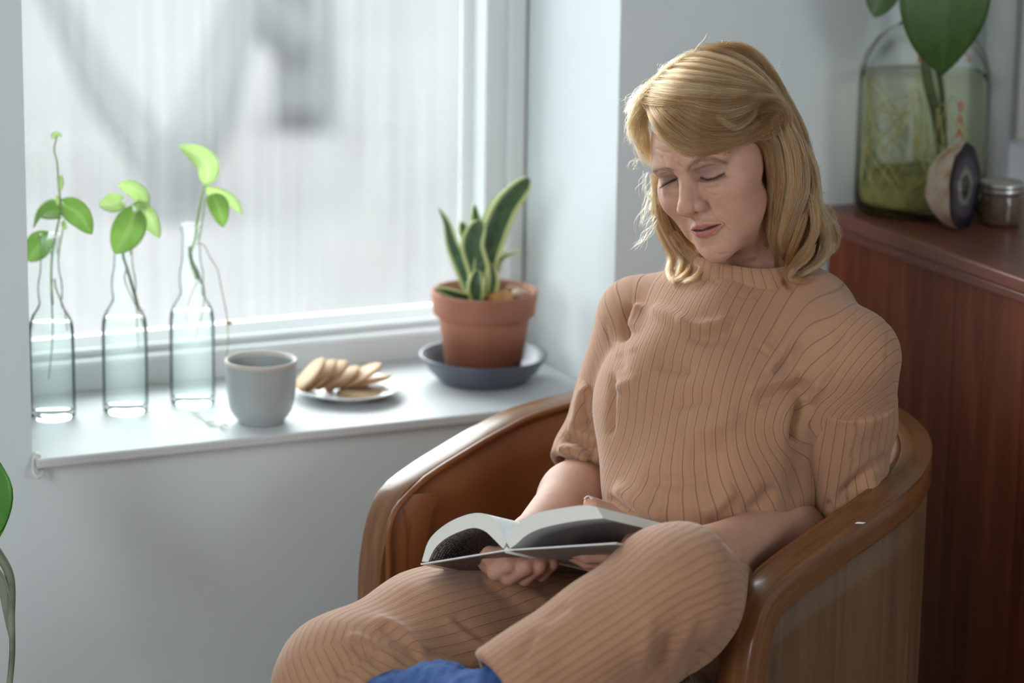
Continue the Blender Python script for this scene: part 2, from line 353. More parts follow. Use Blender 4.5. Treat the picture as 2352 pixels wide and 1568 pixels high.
def leaf_surf(path, width, facing, heart=True, fold=0.25, curl=0.0, na=15, nb=9, blunt=0.75, start=0.45):
    """path: control points along the midrib (room coords); facing: rough direction of the upper side"""
    P = spline(path, na); T = np.gradient(P, axis=0); T /= np.linalg.norm(T, axis=1)[:, None]
    f = np.asarray(facing, float); f = f / np.linalg.norm(f)
    B = np.cross(f, T); B /= np.linalg.norm(B, axis=1)[:, None]; N = np.cross(T, B)
    t = np.linspace(0, 1, na); w = (t + 0.012)**start * (1 - t + 0.004)**blunt; w = w / w.max() * width / 2
    s = np.linspace(-1, 1, nb)
    G = P[:, None] + s[None, :, None] * w[:, None, None] * B[:, None] + (np.abs(s)[None, :, None]**1.3) * fold * w[:, None, None] * N[:, None]
    G = G - (s[None, :, None]**2) * curl * w[:, None, None] * N[:, None]
    if heart:      # basal lobes swept back
        G = G - T[0][None, None] * ((np.abs(s)[None, :, None]**1.5) * (np.exp(-t / 0.13))[:, None, None] * width * 0.22)
    V, F = grid(G)
    mid = np.exp(-(np.abs(s)[None, :] * np.ones((na, 1)) / 0.13)**2).ravel(); edge = (np.abs(s)[None, :] * np.ones((na, 1))).ravel()
    return V, F, dict(mid=mid, edge=edge)
PLN = [None, 0.0]
def UP(x, y, d):
    """photo pixel -> point; with PLN set, d counts from the upright plane through PLN[0] (facing the camera side) instead of from the lens"""
    if PLN[0] is None: return U(x, y, d)
    r = ray(x, y); t = ((PLN[0] - CC) @ _Fh) / (r @ _Fh); return CC + r * (t + d - PLN[1])
def leaf_px(name, parent, pts, wpx, m, roll=0.0, th=0.0006, **kw):
    """pts: (px, py, depth) along the midrib; wpx: full width in photo pixels; roll turns the blade about its midrib"""
    P = [UP(*p) for p in pts]; d = np.mean([p[2] for p in pts]); w = wpx / FPX * d
    ax = P[-1] - P[0]; ax = ax / np.linalg.norm(ax); f = -CF - ax * (-CF @ ax); f /= np.linalg.norm(f)
    r = math.radians(roll); f = f * math.cos(r) + np.cross(ax, f) * math.sin(r)
    V, F, at = leaf_surf(P, w / max(0.35, abs(math.cos(r))), f, **kw)
    o = mk(name, V, F, m, parent, True, at); solid(o, th); return o
def stem_px(name, parent, pts, r, m, n=18, nr=7):
    P = spline([UP(*p) for p in pts], n); rr = np.interp(np.linspace(0, 1, n), np.linspace(0, 1, len(np.atleast_1d(r))), np.atleast_1d(r))
    return mk(name, *tube(P, rr, nr), m, parent)

BPROF = [(0.0, 0.004), (0.012, 0.0045), (0.020, 0.003), (0.0255, 0.0), (0.0282, 0.003), (0.0286, 0.010), (0.0286, 0.108), (0.0275, 0.120), (0.0235, 0.131), (0.0175, 0.140), (0.0145, 0.146), (0.0142, 0.150), (0.0155, 0.156), (0.0157, 0.168), (0.0145, 0.178), (0.0128, 0.184), (0.0118, 0.195), (0.0113, 0.222), (0.0118, 0.2235), (0.0130, 0.226), (0.0130, 0.232), (0.0120, 0.2345)]
def bottle(bx, by, label, sc):
    c = UZ(bx, by, SZ); c[2] = SZ + 0.0003
    b = thing('glass_bottle', label, 'bottle', c, 'clear glass bottles with plant cuttings')
    P = [(r * sc, z * sc) for r, z in BPROF]
    inn = [(0.0098 * sc, 0.2340 * sc), (0.0092 * sc, 0.228 * sc), (0.0092 * sc, 0.21 * sc)]
    mk('bottle_body', *lathe([(0.0003, 0.004 * sc)] + P[1:] + inn, c, 40), GLASS, b)
    wz = 0.122 * sc
    wp = [(0.0003, 0.009 * sc), (0.024 * sc, 0.009 * sc)] + [(r - 0.0026, z) for r, z in P[5:] if z < wz] + [((0.0265 - 0.0026) * sc, wz), (0.0003, wz)]
    mk('water', *lathe(wp, c, 32), WATER, b)
    return b, c
b1, c1 = bottle(122, 958, 'clear glass bottle nearest the left wall edge, holding a tall cutting', 0.985)
b2, c2 = bottle(289, 945, 'clear glass bottle in the middle of the three on the sill', 0.985)
b3, c3 = bottle(443, 927, 'clear glass bottle beside the grey mug, holding a two leaved cutting', 0.985)
d1, d2, d3 = [PR(c)[2] for c in (c1, c2, c3)]
g = 'plant cuttings rooting in bottles'
PLN[:] = [c1, d1]
p1 = thing('plant_cutting', 'tall trailing cutting with round green leaves, next to the wall edge', 'plant', UP(121, 585, d1), g)
stem_px('stem', p1, [(121, 700, d1), (118, 640, d1), (120, 585, d1), (128, 540, d1), (140, 475, d1), (135, 430, d1), (133, 395, d1), (130, 365, d1 - .003), (124, 345, d1), (128, 325, d1), (131, 312, d1)], [0.0016, 0.0013, 0.0009], STEM, 30)
stem_px('stem', p1, [(134, 600, d1 - .004), (137, 570, d1), (146, 520, d1), (147, 505, d1)], [0.0008], STEM)
leaf_px('leaf', p1, [(148, 472, d1 - .004), (182, 492, d1 - .014), (211, 538, d1 - .02)], 58, LEAF, 18, fold=0.15)
leaf_px('leaf', p1, [(137, 492, d1), (105, 487, d1 + .008), (77, 523, d1 + .012)], 34, LEAF, 58, fold=0.3)
stem_px('stem', p1, [(120, 590, d1), (112, 565, d1), (106, 548, d1 + .01)], [0.0007], STEM)
leaf_px('leaf', p1, [(108, 548, d1 + .012), (88, 566, d1 + .012), (64, 600, d1 + .012)], 62, LEAF, 15, fold=0.12)
leaf_px('leaf', p1, [(140, 402, d1), (142, 420, d1 - .004), (137, 440, d1)], 13, LEAFP, 40, heart=False)
leaf_px('leaf', p1, [(131, 447, d1), (133, 460, d1), (134, 474, d1)], 9, LEAFP, 30, heart=False)
leaf_px('leaf', p1, [(143, 508, d1), (148, 518, d1 - .003), (150, 528, d1)], 13, LEAFP, 20, heart=False)
leaf_px('flower_bud', p1, [(118, 317, d1), (130, 308, d1), (144, 313, d1)], 12, LEAFP, 20, heart=False)
for i, (a, b) in enumerate((((118, 660), (112, 870)), ((128, 660), (155, 760)))):
    stem_px('root', p1, [(120 + i * 6, 640, d1), (*a, d1), ((a[0] + b[0]) / 2 + 6, (a[1] + b[1]) / 2, d1 - .004), (*b, d1)], [0.0012, 0.0006], STEMD if i == 0 else ROOT, 16)
PLN[:] = [c2, d2]
p2 = thing('plant_cutting', 'bushy cutting with a drooping heart shaped leaf, in the middle bottle', 'plant', UP(285, 590, d2), g)
stem_px('stem', p2, [(316, 700, d2), (305, 660, d2), (290, 610, d2), (283, 585, d2), (288, 545, d2), (298, 510, d2), (305, 488, d2)], [0.0022, 0.0018, 0.0012], STEMD, 24)
stem_px('stem', p2, [(300, 585, d2 + .004), (303, 540, d2), (315, 480, d2), (330, 465, d2)], [0.0010], STEM)
stem_px('stem', p2, [(290, 560, d2), (292, 510, d2 + .01), (285, 475, d2 + .012), (277, 465, d2 + .012)], [0.0008], STEM)
leaf_px('leaf', p2, [(308, 490, d2 - .008), (296, 525, d2 - .018), (264, 583, d2 - .016)], 74, LEAF, -12, fold=0.2)
leaf_px('leaf', p2, [(334, 478, d2), (330, 450, d2 + .006), (306, 430, d2 + .01), (270, 425, d2 + .012)], 40, LEAFP, -50, fold=0.2, heart=False)
leaf_px('leaf', p2, [(278, 462, d2 + .012), (256, 468, d2 + .006), (227, 472, d2)], 46, LEAFP, 15, fold=0.25)
leaf_px('leaf', p2, [(315, 480, d2 - .004), (340, 488, d2 - .01), (366, 545, d2 - .012)], 46, LEAFP, 40, fold=0.3)
leaf_px('leaf', p2, [(352, 498, d2 + .01), (358, 515, d2 + .012), (366, 548, d2 + .012)], 22, LEAFP, 20)
for a, b in (((306, 660), (338, 775)), ((286, 640), (322, 720)), ((312, 690), (318, 800))):
    stem_px('root', p2, [(292, 612, d2), (*a, d2), ((a[0] + b[0]) / 2, (a[1] + b[1]) / 2 + 6, d2 - .006), (*b, d2)], [0.0011, 0.0005], ROOT, 16)
PLN[:] = [c3, d3]
p3 = thing('plant_cutting', 'cutting with one pointed leaf raised and a runner hanging by the mug', 'plant', UP(447, 555, d3), g)
stem_px('stem', p3, [(452, 640, d3), (437, 590, d3), (447, 550, d3), (455, 495, d3), (466, 440, d3), (470, 425, d3)], [0.0022, 0.0020, 0.0014], STEM, 20)
stem_px('stem', p3, [(458, 550, d3), (466, 500, d3), (474, 455, d3), (488, 446, d3 - .004)], [0.0010], STEM)
leaf_px('leaf', p3, [(471, 425, d3), (478, 385, d3 + .004), (452, 356, d3 + .008), (410, 334, d3 + .012)], 50, LEAFP, 20, fold=0.3, heart=False, start=0.6, blunt=0.9)
leaf_px('leaf', p3, [(474, 430, d3), (512, 444, d3 + .008), (538, 462, d3 + .01), (556, 492, d3 + .01)], 30, LEAFP, 45, fold=0.3, heart=False)
leaf_px('leaf', p3, [(488, 446, d3 - .004), (502, 478, d3 - .012), (513, 522, d3 - .014)], 44, LEAF, -25, fold=0.25, heart=False)
stem_px('dark_stem', p3, [(436, 565, d3), (440, 600, d3), (452, 622, d3 - .003), (462, 650, d3)], [0.0024, 0.0028, 0.0012], STEMD, 14)
stem_px('root', p3, [(460, 640, d3), (470, 670, d3), (462, 730, d3 - .006), (448, 780, d3)], [0.0011, 0.0005], ROOT, 16)
stem_px('root', p3, [(455, 640, d3), (432, 700, d3 - .004), (428, 760, d3 - .004)], [0.0008, 0.0004], ROOT, 14)
stem_px('runner', p3, [(452, 560, d3), (468, 562, d3 - .01), (482, 590, d3 - .016), (499, 618, d3 - .02), (508, 660, d3 - .022), (514, 688, d3 - .022), (522, 735, d3 - .024), (524, 790, d3 - .024), (520, 820, d3 - .024)], [0.0007, 0.0006], ROOT, 34)
leaf_px('leaf', p3, [(520, 738, d3 - .024), (527, 743, d3 - .024), (534, 738, d3 - .024)], 9, mat('dry_bud', (0.55, 0.38, 0.18), 0.6), 0, heart=False)
PLN[0] = None
sp = thing('plant_scrap', 'thin dry plant scrap lying on the sill before the third bottle', 'plant scrap', UZ(485, 972, SZ))
sprow = [UZ(432, 942, SZ + .004), UZ(452, 953, SZ + .0015), UZ(484, 974, SZ + .0012), UZ(515, 981, SZ + .0012)]
mk('twig', *tube(spline(sprow, 16), 0.0005, 6), ROOT, sp)
for q, w in ((1, .004), (2, .006), (3, .006)):
    V, F, at = leaf_surf([sprow[q] - CR * .005 + (0, 0, .001), sprow[q] + (0, 0, .003), sprow[q] + CR * .005 + (0, 0, .001)], w, (0, 0, 1), heart=False)
    solid(mk('dry_leaf', V, F, m_leaf('dried_leaf%d' % q, (0.25, 0.30, 0.12), (0.35, 0.36, 0.2), (0.4, 0.4, 0.25), 0.1), sp, True, at), 0.0005)

# mug
def speckle(name, c1, c2, rough, cs=(0.1, 0.1, 0.1)):
    m = mat(name, c1, rough, coat=0.25); t = NT(m); v = t.coord('Object')
    t.col(t.ramp(t.noise(v, 14, 4), [(0.35, c1), (0.7, c2)])); t.bump(t.noise(v, 35, 2), 0.06, 0.001); return m
MUG = speckle('grey_stoneware_glaze', (0.36, 0.39, 0.385), (0.42, 0.45, 0.44), 0.35)
RIMM = mat('bare_clay_rim', (0.56, 0.50, 0.45), 0.6)
mc = UZ(600, 967, SZ); mc[2] = SZ + 0.0003
mug = thing('mug', 'grey stoneware mug with a bare clay rim on the sill', 'mug', mc)
mk('cup', *lathe([(0.0005, 0.002), (0.0265, 0.0015), (0.0285, 0.0), (0.0295, 0.0015), (0.0298, 0.004), (0.034, 0.008), (0.0385, 0.016), (0.0415, 0.028), (0.0432, 0.045), (0.0440, 0.074)], mc, 64), MUG, mug)
mk('cup_inside', *lathe([(0.0408, 0.0745), (0.0402, 0.05), (0.0385, 0.03), (0.033, 0.014), (0.02, 0.008), (0.0005, 0.007)], mc, 64), MUG, mug)
mk('rim', *lathe([(0.0440, 0.0738), (0.0447, 0.0752), (0.0446, 0.0782), (0.0430, 0.0795), (0.0412, 0.0785), (0.0405, 0.0735)], mc, 64), RIMM, mug)
mk('coffee', *lathe([(0.0395, 0.045), (0.0005, 0.045)], mc, 40), mat('black_coffee', (0.03, 0.018, 0.01), 0.08), mug)

# plate of biscuits
pc_ = UZ(799, 908, SZ); pc_[2] = SZ + 0.0003
PW = speckle('white_porcelain', (0.74, 0.745, 0.74), (0.78, 0.785, 0.78), 0.18)
pl_ = thing('plate', 'small white plate of biscuits between mug and flower pot', 'plate', pc_)
mk('dish', *lathe([(0.0005, 0.003), (0.038, 0.003), (0.040, 0.0), (0.042, 0.0), (0.045, 0.004), (0.060, 0.0085), (0.0700, 0.0118), (0.0712, 0.0128), (0.0705, 0.0140), (0.0690, 0.0138), (0.060, 0.0112), (0.046, 0.0072), (0.040, 0.0062), (0.0005, 0.006)], pc_, 72), PW, pl_)
def m_biscuit():
    m = mat('baked_biscuit', (0.6, 0.36, 0.17), 0.75); t = NT(m); v = t.coord('Object')
    rim = t.attr('rim'); f = t.noise(v, 60, 5)
    c = t.ramp(t.math('ADD', t.math('MULTIPLY', rim, 0.75), t.math('MULTIPLY', t.math('SUBTRACT', f, 0.5), 0.5)), [(0.1, (0.74, 0.55, 0.36)), (0.5, (0.66, 0.43, 0.24)), (0.95, (0.40, 0.20, 0.08))])
    t.col(c); t.bump(t.noise(v, 220, 4), 0.5, 0.0012); return m
BIS = m_biscuit()
def biscuit(c, nrm, major, r1, r2, label, seed):
    rng = vrand(seed); n = np.asarray(nrm, float); n /= np.linalg.norm(n); a = np.asarray(major, float); a = a - n * (a @ n); a /= np.linalg.norm(a); b = np.cross(n, a)
    prof = [(0.0, 0.0030), (0.45, 0.0030), (0.8, 0.0026), (0.95, 0.0016), (1.0, 0.0), (0.96, -0.0018), (0.85, -0.0026), (0.0, -0.0028)]
    th = np.linspace(0, 2 * math.pi, 36, endpoint=False); wob = 1 + 0.012 * np.sin(3 * th + rng.uniform(0, 6)) + 0.008 * np.sin(18 * th)
    V, F, A = [], [], []
    for r, h in prof:
        for i, q in enumerate(th):
            V.append(c + a * (max(r, 0.01) * r1 * wob[i] * math.cos(q)) + b * (max(r, 0.01) * r2 * wob[i] * math.sin(q)) + n * h); A.append(max(0, (r - 0.55) / 0.45) if h > -0.001 else 0.8)
    k = 36
    for i in range(len(prof) - 1):
        for j in range(k): F.append((i * k + j, i * k + (j + 1) % k, (i + 1) * k + (j + 1) % k, (i + 1) * k + j))
    o = mk('biscuit', V, F, BIS, None, True, dict(rim=A)); tag(o, label, 'biscuit', 'biscuits on the white plate'); return o
PT = SZ + 0.0066
dpl = PR(pc_)[2]
lean = -CR * 0.62 + CU * 0.60 - CF * 0.38
mj = CR * 0.55 + CU * 0.80
for i, (x, y, dd, lb) in enumerate(((712, 860, -.016, 'palest biscuit leaning at the mug end of the plate'), (735, 862, -.010, 'second leaning biscuit from the mug'), (757, 861, -.002, 'third leaning biscuit from the mug, tallest of the row'))):
    biscuit(U(x, y, dpl + dd), lean + CR * 0.10 * i, mj, 0.0285, 0.0235, lb, 10 + i)
biscuit(U(787, 868, dpl + .004), lean + CR * 0.1 + CU * .25, mj - CU * .1, 0.0270, 0.0225, 'biscuit slumped low between the leaning row and the raised one', 14)
biscuit(U(826, 862, dpl + .006), CU * 0.85 - CR * 0.42 - CF * 0.30, CR + CU * 0.75, 0.0330, 0.0250, 'biscuit raised at a slant over its neighbours right of the row', 15)
biscuit(U(849, 875, dpl + .012), CU * 0.96 - CR * 0.22 - CF * .1, CR + CU * .25, 0.0300, 0.0240, 'biscuit peeping out at the far right under the raised one', 16)
biscuit(U(832, 903, dpl - .012) , (0.05, 0.0, 1.0), CR + CU * .1, 0.0330, 0.0260, 'biscuit lying flat at the front of the plate', 17)

# flower pot in its saucer
sc_ = UZ(1110, 873, SZ); sc_[2] = SZ + 0.0003
SAU = speckle('slate_blue_glaze', (0.085, 0.095, 0.125), (0.12, 0.13, 0.16), 0.45)
sau = thing('saucer', 'slate blue saucer under the terracotta pot', 'saucer', sc_)
mk('bowl', *lathe([(0.0005, 0.0), (0.054, 0.0), (0.058, 0.002), (0.072, 0.016), (0.0825, 0.0325), (0.0840, 0.0345), (0.0835, 0.0362), (0.0815, 0.0358), (0.070, 0.020), (0.056, 0.0065), (0.052, 0.005), (0.0005, 0.005)], sc_, 72), SAU, sau)
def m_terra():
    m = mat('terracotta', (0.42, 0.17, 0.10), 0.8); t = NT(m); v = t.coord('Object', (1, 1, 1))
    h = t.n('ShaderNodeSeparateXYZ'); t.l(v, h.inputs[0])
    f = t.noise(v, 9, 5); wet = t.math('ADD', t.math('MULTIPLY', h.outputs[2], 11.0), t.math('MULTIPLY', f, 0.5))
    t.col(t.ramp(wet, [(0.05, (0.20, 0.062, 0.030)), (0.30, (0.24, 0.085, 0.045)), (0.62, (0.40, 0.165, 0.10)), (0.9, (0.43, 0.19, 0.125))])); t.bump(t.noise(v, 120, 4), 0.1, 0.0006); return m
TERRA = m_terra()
tc = sc_ + np.array([0, 0, 0.0056])
pot = thing('plant_pot', 'terracotta pot with a damp dark base standing in the saucer', 'plant pot', tc)
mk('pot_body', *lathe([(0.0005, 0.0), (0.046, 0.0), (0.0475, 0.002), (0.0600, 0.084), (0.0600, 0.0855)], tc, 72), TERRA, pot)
TERR2 = m_mottle('dry_terracotta_rim', (0.38, 0.155, 0.10), (0.43, 0.19, 0.13), 14, 0.8, 0.1, 120, 0.0006)
mk('pot_rim', *lathe([(0.0600, 0.0845), (0.0655, 0.084), (0.0668, 0.086), (0.0698, 0.1135), (0.0690, 0.1155), (0.0665, 0.1160), (0.0645, 0.1150), (0.0600, 0.085), (0.057, 0.075)], tc, 72), TERR2, pot)
mk('soil', *lathe([(0.0625, 0.0990), (0.04, 0.1015), (0.02, 0.1010), (0.0005, 0.102)], tc, 40), m_mottle('potting_soil', (0.10, 0.055, 0.03), (0.22, 0.13, 0.07), 90, 0.95, 1.0, 150, 0.004), pot)
dp = PR(tc + (0, 0, 0.1))[2]
def pebble(px, py, d, r, m, name, lb, seed, group=None):
    rng = vrand(seed); c = U(px, py, d); n1, n2 = 14, 10; V = []
    th = np.linspace(0, math.pi, n2); ph = np.linspace(0, 2 * math.pi, n1, endpoint=False); k = rng.normal(size=(5, 3)) * 2.2
    for a in th:
        for b in ph:
            u = np.array([math.sin(a) * math.cos(b), math.sin(a) * math.sin(b), math.cos(a)]); w = 1 + 0.11 * sum(math.sin(k[i] @ u * 1.5 + i) for i in range(5)) / 2
            V.append(c + u * np.array(r) * w)
    F = [(i * n1 + j, i * n1 + (j + 1) % n1, (i + 1) * n1 + (j + 1) % n1, (i + 1) * n1 + j) for i in range(n2 - 1) for j in range(n1)]
    return tag(mk(name, V, F, m), lb, 'bark piece' if name == 'bark_chip' else 'pebble', group)
pebble(1152, 684, dp - .012, (0.019, 0.016, 0.0085), m_mottle('orange_bark', (0.50, 0.22, 0.07), (0.62, 0.32, 0.13), 40, 0.8, 0.5, 120, 0.001), 'bark_chip', 'orange bark chip on the soil of the terracotta pot', 31)
pebble(1192, 676, dp + .004, (0.011, 0.010, 0.007), m_mottle('buff_pebble', (0.48, 0.36, 0.26), (0.6, 0.48, 0.36), 40, 0.8), 'soil_pebble', 'buff pebble beside the orange bark chip in the pot', 32)
pebble(1180, 667, dp + .022, (0.012, 0.010, 0.007), m_mottle('brown_pebble', (0.30, 0.18, 0.11), (0.4, 0.26, 0.16), 40, 0.8), 'soil_pebble', 'brown pebble at the back rim of the pot', 33)

def m_snake():
    m = mat('variegated_leaf', (0.06, 0.14, 0.05), 0.35); t = NT(m); e = t.attr('edge'); v = t.coord('Object', (1, 1, 1))
    f = t.noise(v, 38, 4, 0.6, 1.0); c = t.ramp(f, [(0.35, (0.045, 0.10, 0.045)), (0.55, (0.075, 0.15, 0.07)), (0.75, (0.13, 0.21, 0.12))])
    t.col(t.mix(t.ramp(e, [(0.66, (0, 0, 0)), (0.76, (1, 1, 1))]), c, (0.62, 0.70, 0.30))); return m
SNK = m_snake()
PLN[:] = [tc, dp]
sn = thing('snake_plant', 'dwarf snake plant with yellow edged leaves in the terracotta pot', 'plant', tc + (0, 0, 0.1))
def snake(pts, wpx, roll, bl=0.45, st=0.22, fold=0.35):
    o = leaf_px('leaf', sn, pts, wpx, SNK, roll, th=0.0022, heart=False, fold=fold, na=22, nb=13, blunt=bl, start=st); return o
snake([(1108, 690, dp), (1112, 610, dp), (1130, 540, dp), (1160, 470, dp - .004), (1213, 409, dp - .01)], 60, 25, 0.32, 0.42)
snake([(1104, 688, dp - .008), (1100, 620, dp - .01), (1086, 560, dp - .012), (1104, 508, dp - .014)], 56, -18, 0.30, 0.35, 0.15)
snake([(1092, 680, dp), (1070, 620, dp + .004), (1042, 560, dp + .008), (1026, 508, dp + .012), (1006, 476, dp + .016)], 40, -35, 0.9, 0.3)
snake([(1110, 680, dp + .01), (1085, 580, dp + .018), (1058, 508, dp + .022)], 44, 10, 0.5, 0.3)
snake([(1118, 680, dp + .01), (1118, 580, dp + .018), (1134, 500, dp + .022), (1170, 432, dp + .022)], 50, -30, 0.5, 0.3)
snake([(1112, 680, dp + .016), (1100, 580, dp + .026), (1088, 468, dp + .03)], 40, 20, 0.6, 0.3)
snake([(1098, 692, dp - .014), (1092, 660, dp - .018), (1097, 618, dp - .016)], 40, 5, 0.5, 0.3, 0.4)
snake([(1112, 692, dp - .010), (1124, 650, dp - .010), (1122, 600, dp - .006)], 34, 40, 0.5, 0.3, 0.4)
snake([(1085, 690, dp - .014), (1045, 676, dp - .03), (1000, 660, dp - .04)], 26, -20, 0.7, 0.3)
snake([(1120, 670, dp + .004), (1140, 620, dp + .012), (1164, 566, dp + .016)], 16, 0, 0.8, 0.3)
snake([(1128, 640, dp + .004), (1150, 596, dp + .01), (1196, 574, dp + .01)], 12, 0, 0.8, 0.3)

PLN[0] = None
# trailing plant at the left edge of the picture
FL = m_leaf('mid_green_leaf', (0.09, 0.30, 0.045), (0.13, 0.38, 0.06), (0.2, 0.45, 0.1), 0.35)
fp = thing('trailing_plant', 'trailing plant with a rounded green leaf at the left edge below the sill', 'plant', U(-40, 1290, 3.30))
leaf_px('leaf', fp, [(-62, 1085, 3.30), (-15, 1120, 3.28), (-8, 1230, 3.28)], 100, FL, 20, fold=0.15)
leaf_px('leaf', fp, [(-70, 1030, 3.31), (-20, 1085, 3.285), (6, 1140, 3.28), (-4, 1238, 3.28)], 62, FL, 5, fold=0.12, heart=False)
GRN = m_mottle('grey_green_stem', (0.10, 0.11, 0.08), (0.24, 0.26, 0.17), 30, 0.6)
stem_px('stem', fp, [(-60, 1180, 3.30), (-8, 1265, 3.29), (22, 1322, 3.285), (26, 1420, 3.285), (28, 1500, 3.285), (20, 1590, 3.285), (12, 1700, 3.285)], [0.004, 0.0055, 0.0048, 0.0034, 0.0036, 0.003], GRN, 40, 10)
leaf_px('leaf', fp, [(-30, 1290, 3.29), (4, 1330, 3.285), (18, 1400, 3.285), (24, 1470, 3.285)], 26, m_leaf('grey_leaf', (0.22, 0.26, 0.18), (0.3, 0.34, 0.25), (0.35, 0.38, 0.3), 0.3), 30, heart=False)
base_ = U(12, 1700, 3.285)
fpot = thing('floor_pot', 'dark planter on the floor holding the trailing plant at the left edge', 'plant pot', (base_[0], base_[1], 0.0))
mk('planter', *lathe([(0.0005, 0.0005), (0.075, 0.0005), (0.08, 0.004), (0.098, 0.175), (0.102, 0.18), (0.098, 0.183), (0.092, 0.178), (0.088, 0.15), (0.0005, 0.15)], (base_[0], base_[1], 0.0), 48), SAU, fpot)
mk('planter_soil', *lathe([(0.088, 0.156), (0.0005, 0.160)], (base_[0], base_[1], 0.0), 32), m_mottle('dark_soil', (0.06, 0.04, 0.025), (0.12, 0.08, 0.05), 90, 0.95, 0.8, 150, 0.003), fpot)
mk('stem', *tube(spline([base_ + (0, 0, 0.005), base_ + (0.004, 0.002, -0.05), (base_[0], base_[1], 0.15)], 12), 0.003, 10), GRN, fp)
# ------------------------------------------------------------------ cabinet and the things on it
CZ_ = 0.866; CX = 1.062
CABM = m_wood('red_brown_veneer', (0.10, 0.018, 0.006), (0.19, 0.042, 0.014), (0.30, 0.085, 0.028), (14, 14, 0.9), 0.42, 0.08, 0.05, wide=2.0)
CABT = m_wood('red_brown_top', (0.14, 0.042, 0.026), (0.19, 0.064, 0.042), (0.25, 0.09, 0.06), (14, 1.2, 14), 0.34, 0.15, 0.04)
for _m in (CABM, CABT): _m.node_tree.nodes['Principled BSDF'].inputs['Specular IOR Level'].default_value = 0.22
cab = thing('wooden_cabinet', 'red brown wooden cabinet behind the armchair', 'cabinet', (1.6, -0.3, 0.0))
boxo('top_panel', (CX, -0.62, CZ_ - 0.020), (2.35, -0.001, CZ_), CABT, cab, 0.004, 3)
boxo('moulding', (CX + 0.006, -0.612, CZ_ - 0.034), (2.33, -0.002, CZ_ - 0.020), CABT, cab, 0.003)
for i in range(4):
    y1 = -0.003 - i * 0.151
    boxo('side_plank', (CX + 0.018, y1 - 0.1508, 0.06), (CX + 0.038, y1, CZ_ - 0.034), CABM, cab, 0.0004, 1)
boxo('carcass', (CX + 0.038, -0.590, 0.06), (2.31, -0.003, CZ_ - 0.034), CABM, cab, 0.001)
boxo('plinth', (CX + 0.04, -0.57, 0.0), (2.29, -0.003, 0.06), CABM, cab, 0.002)
for i in range(3):
    x0 = CX + 0.045 + i * 0.422
    d = boxo('door', (x0, -0.606, 0.08), (x0 + 0.414, -0.590, CZ_ - 0.045), CABM, cab, 0.002)
    kx = x0 + 0.38
    mk('knob', *[np.array(v) if k == 0 else v for k, v in enumerate(tube([(kx, -0.606, 0.5), (kx, -0.616, 0.5), (kx, -0.628, 0.5)], [0.006, 0.008, 0.011], 14))], mat('brass_knob', (0.6, 0.42, 0.18), 0.3, 0.9), d)

# big glass jar with a plant in water
JG = m_clear('big_jar_glass', (0.965, 0.98, 0.955), 0.025, ior=1.10)
JW = m_clear('jar_water', (0.955, 0.955, 0.86), 0.05, (0.85, 0.85, 0.6), 1.06)
jc = UZ(2110, 483, CZ_); jc[2] = CZ_ + 0.0004; dj = PR(jc)[2]
jar = thing('demijohn_jar', 'big rounded glass jar of water with red lettering on the cabinet', 'jar', jc)
JP = [(0.0005, 0.003), (0.066, 0.003), (0.076, 0.0), (0.083, 0.005), (0.0852, 0.015), (0.0852, 0.165), (0.0835, 0.185), (0.0765, 0.207), (0.064, 0.224), (0.048, 0.237), (0.033, 0.246), (0.026, 0.254), (0.025, 0.262), (0.025, 0.282), (0.028, 0.286), (0.028, 0.292), (0.025, 0.294)]
JI = [(0.0225, 0.292), (0.022, 0.284), (0.022, 0.266)]
mk('jar_body', *lathe(JP + JI, jc, 64), JG, jar)
wz = 0.180
mk('jar_water', *lathe([(0.0005, 0.0075), (0.066, 0.0075), (0.0785, 0.0100), (0.0818, 0.016), (0.0818, 0.165), (0.0806, wz), (0.0005, wz)], jc, 64), JW, jar)
mk('neck_ring', *lathe([(0.0252, 0.268), (0.0275, 0.270), (0.0275, 0.274), (0.0252, 0.276)], jc, 40), mat('dark_wire', (0.12, 0.13, 0.12), 0.4, 0.7), jar)
def text_mesh(s, size):
    cu = bpy.data.curves.new('lettering', 'FONT'); cu.body = s; cu.size = size; cu.align_x = 'CENTER'; cu.extrude = 0.0; cu.resolution_u = 3
    to = bpy.data.objects.new('lettering', cu); COL.objects.link(to); dg = bpy.context.evaluated_depsgraph_get(); dg.update()
    me = bpy.data.meshes.new_from_object(to.evaluated_get(dg)); V = np.array([v.co[:] for v in me.vertices]); F = [tuple(p.vertices) for p in me.polygons]
    bpy.data.objects.remove(to); bpy.data.meshes.remove(me); bpy.data.curves.remove(cu); return V, F
RED = mat('red_print', (0.50, 0.035, 0.03), 0.5)
vd = np.array([CC[0] - jc[0], CC[1] - jc[1]]); a0 = math.atan2(vd[1], vd[0])
def wrap(V, rfun, zc, ang):
    o = []
    for x, y, _ in V:
        z = zc + y; r = rfun(z) + 0.0006; th = a0 + ang + x / r
        o.append((jc[0] + r * math.cos(th), jc[1] + r * math.sin(th), jc[2] + z))
    return o
rj = lambda z: float(np.interp(z, [p[1] for p in JP[3:]], [p[0] for p in JP[3:]]))
for s, zc, px_, sz in (('D', 0.2045, 2103, .020), ('E', 0.2045, 2130, .020), ('N', 0.2045, 2156, .020), ('I', 0.2045, 2180, .020), ('S', 0.2045, 2206, .020)):
    V, F = text_mesh(s, sz); ang = math.asin((px_ - 2110) / FPX * dj / rj(zc)); V[:, 0] -= 0
    solid(mk('lettering', wrap(V, rj, zc, ang), F, RED, jar, False), 0.0003, 1)
for i, s in enumerate('BRAC'):
    V, F = text_mesh(s, 0.018); zc = 0.143 - i * 0.0175; ang = math.asin((2192 - 2110) / FPX * dj / rj(zc))
    solid(mk('lettering', wrap(V, rj, zc, ang), F, RED, jar, False), 0.0003, 1)
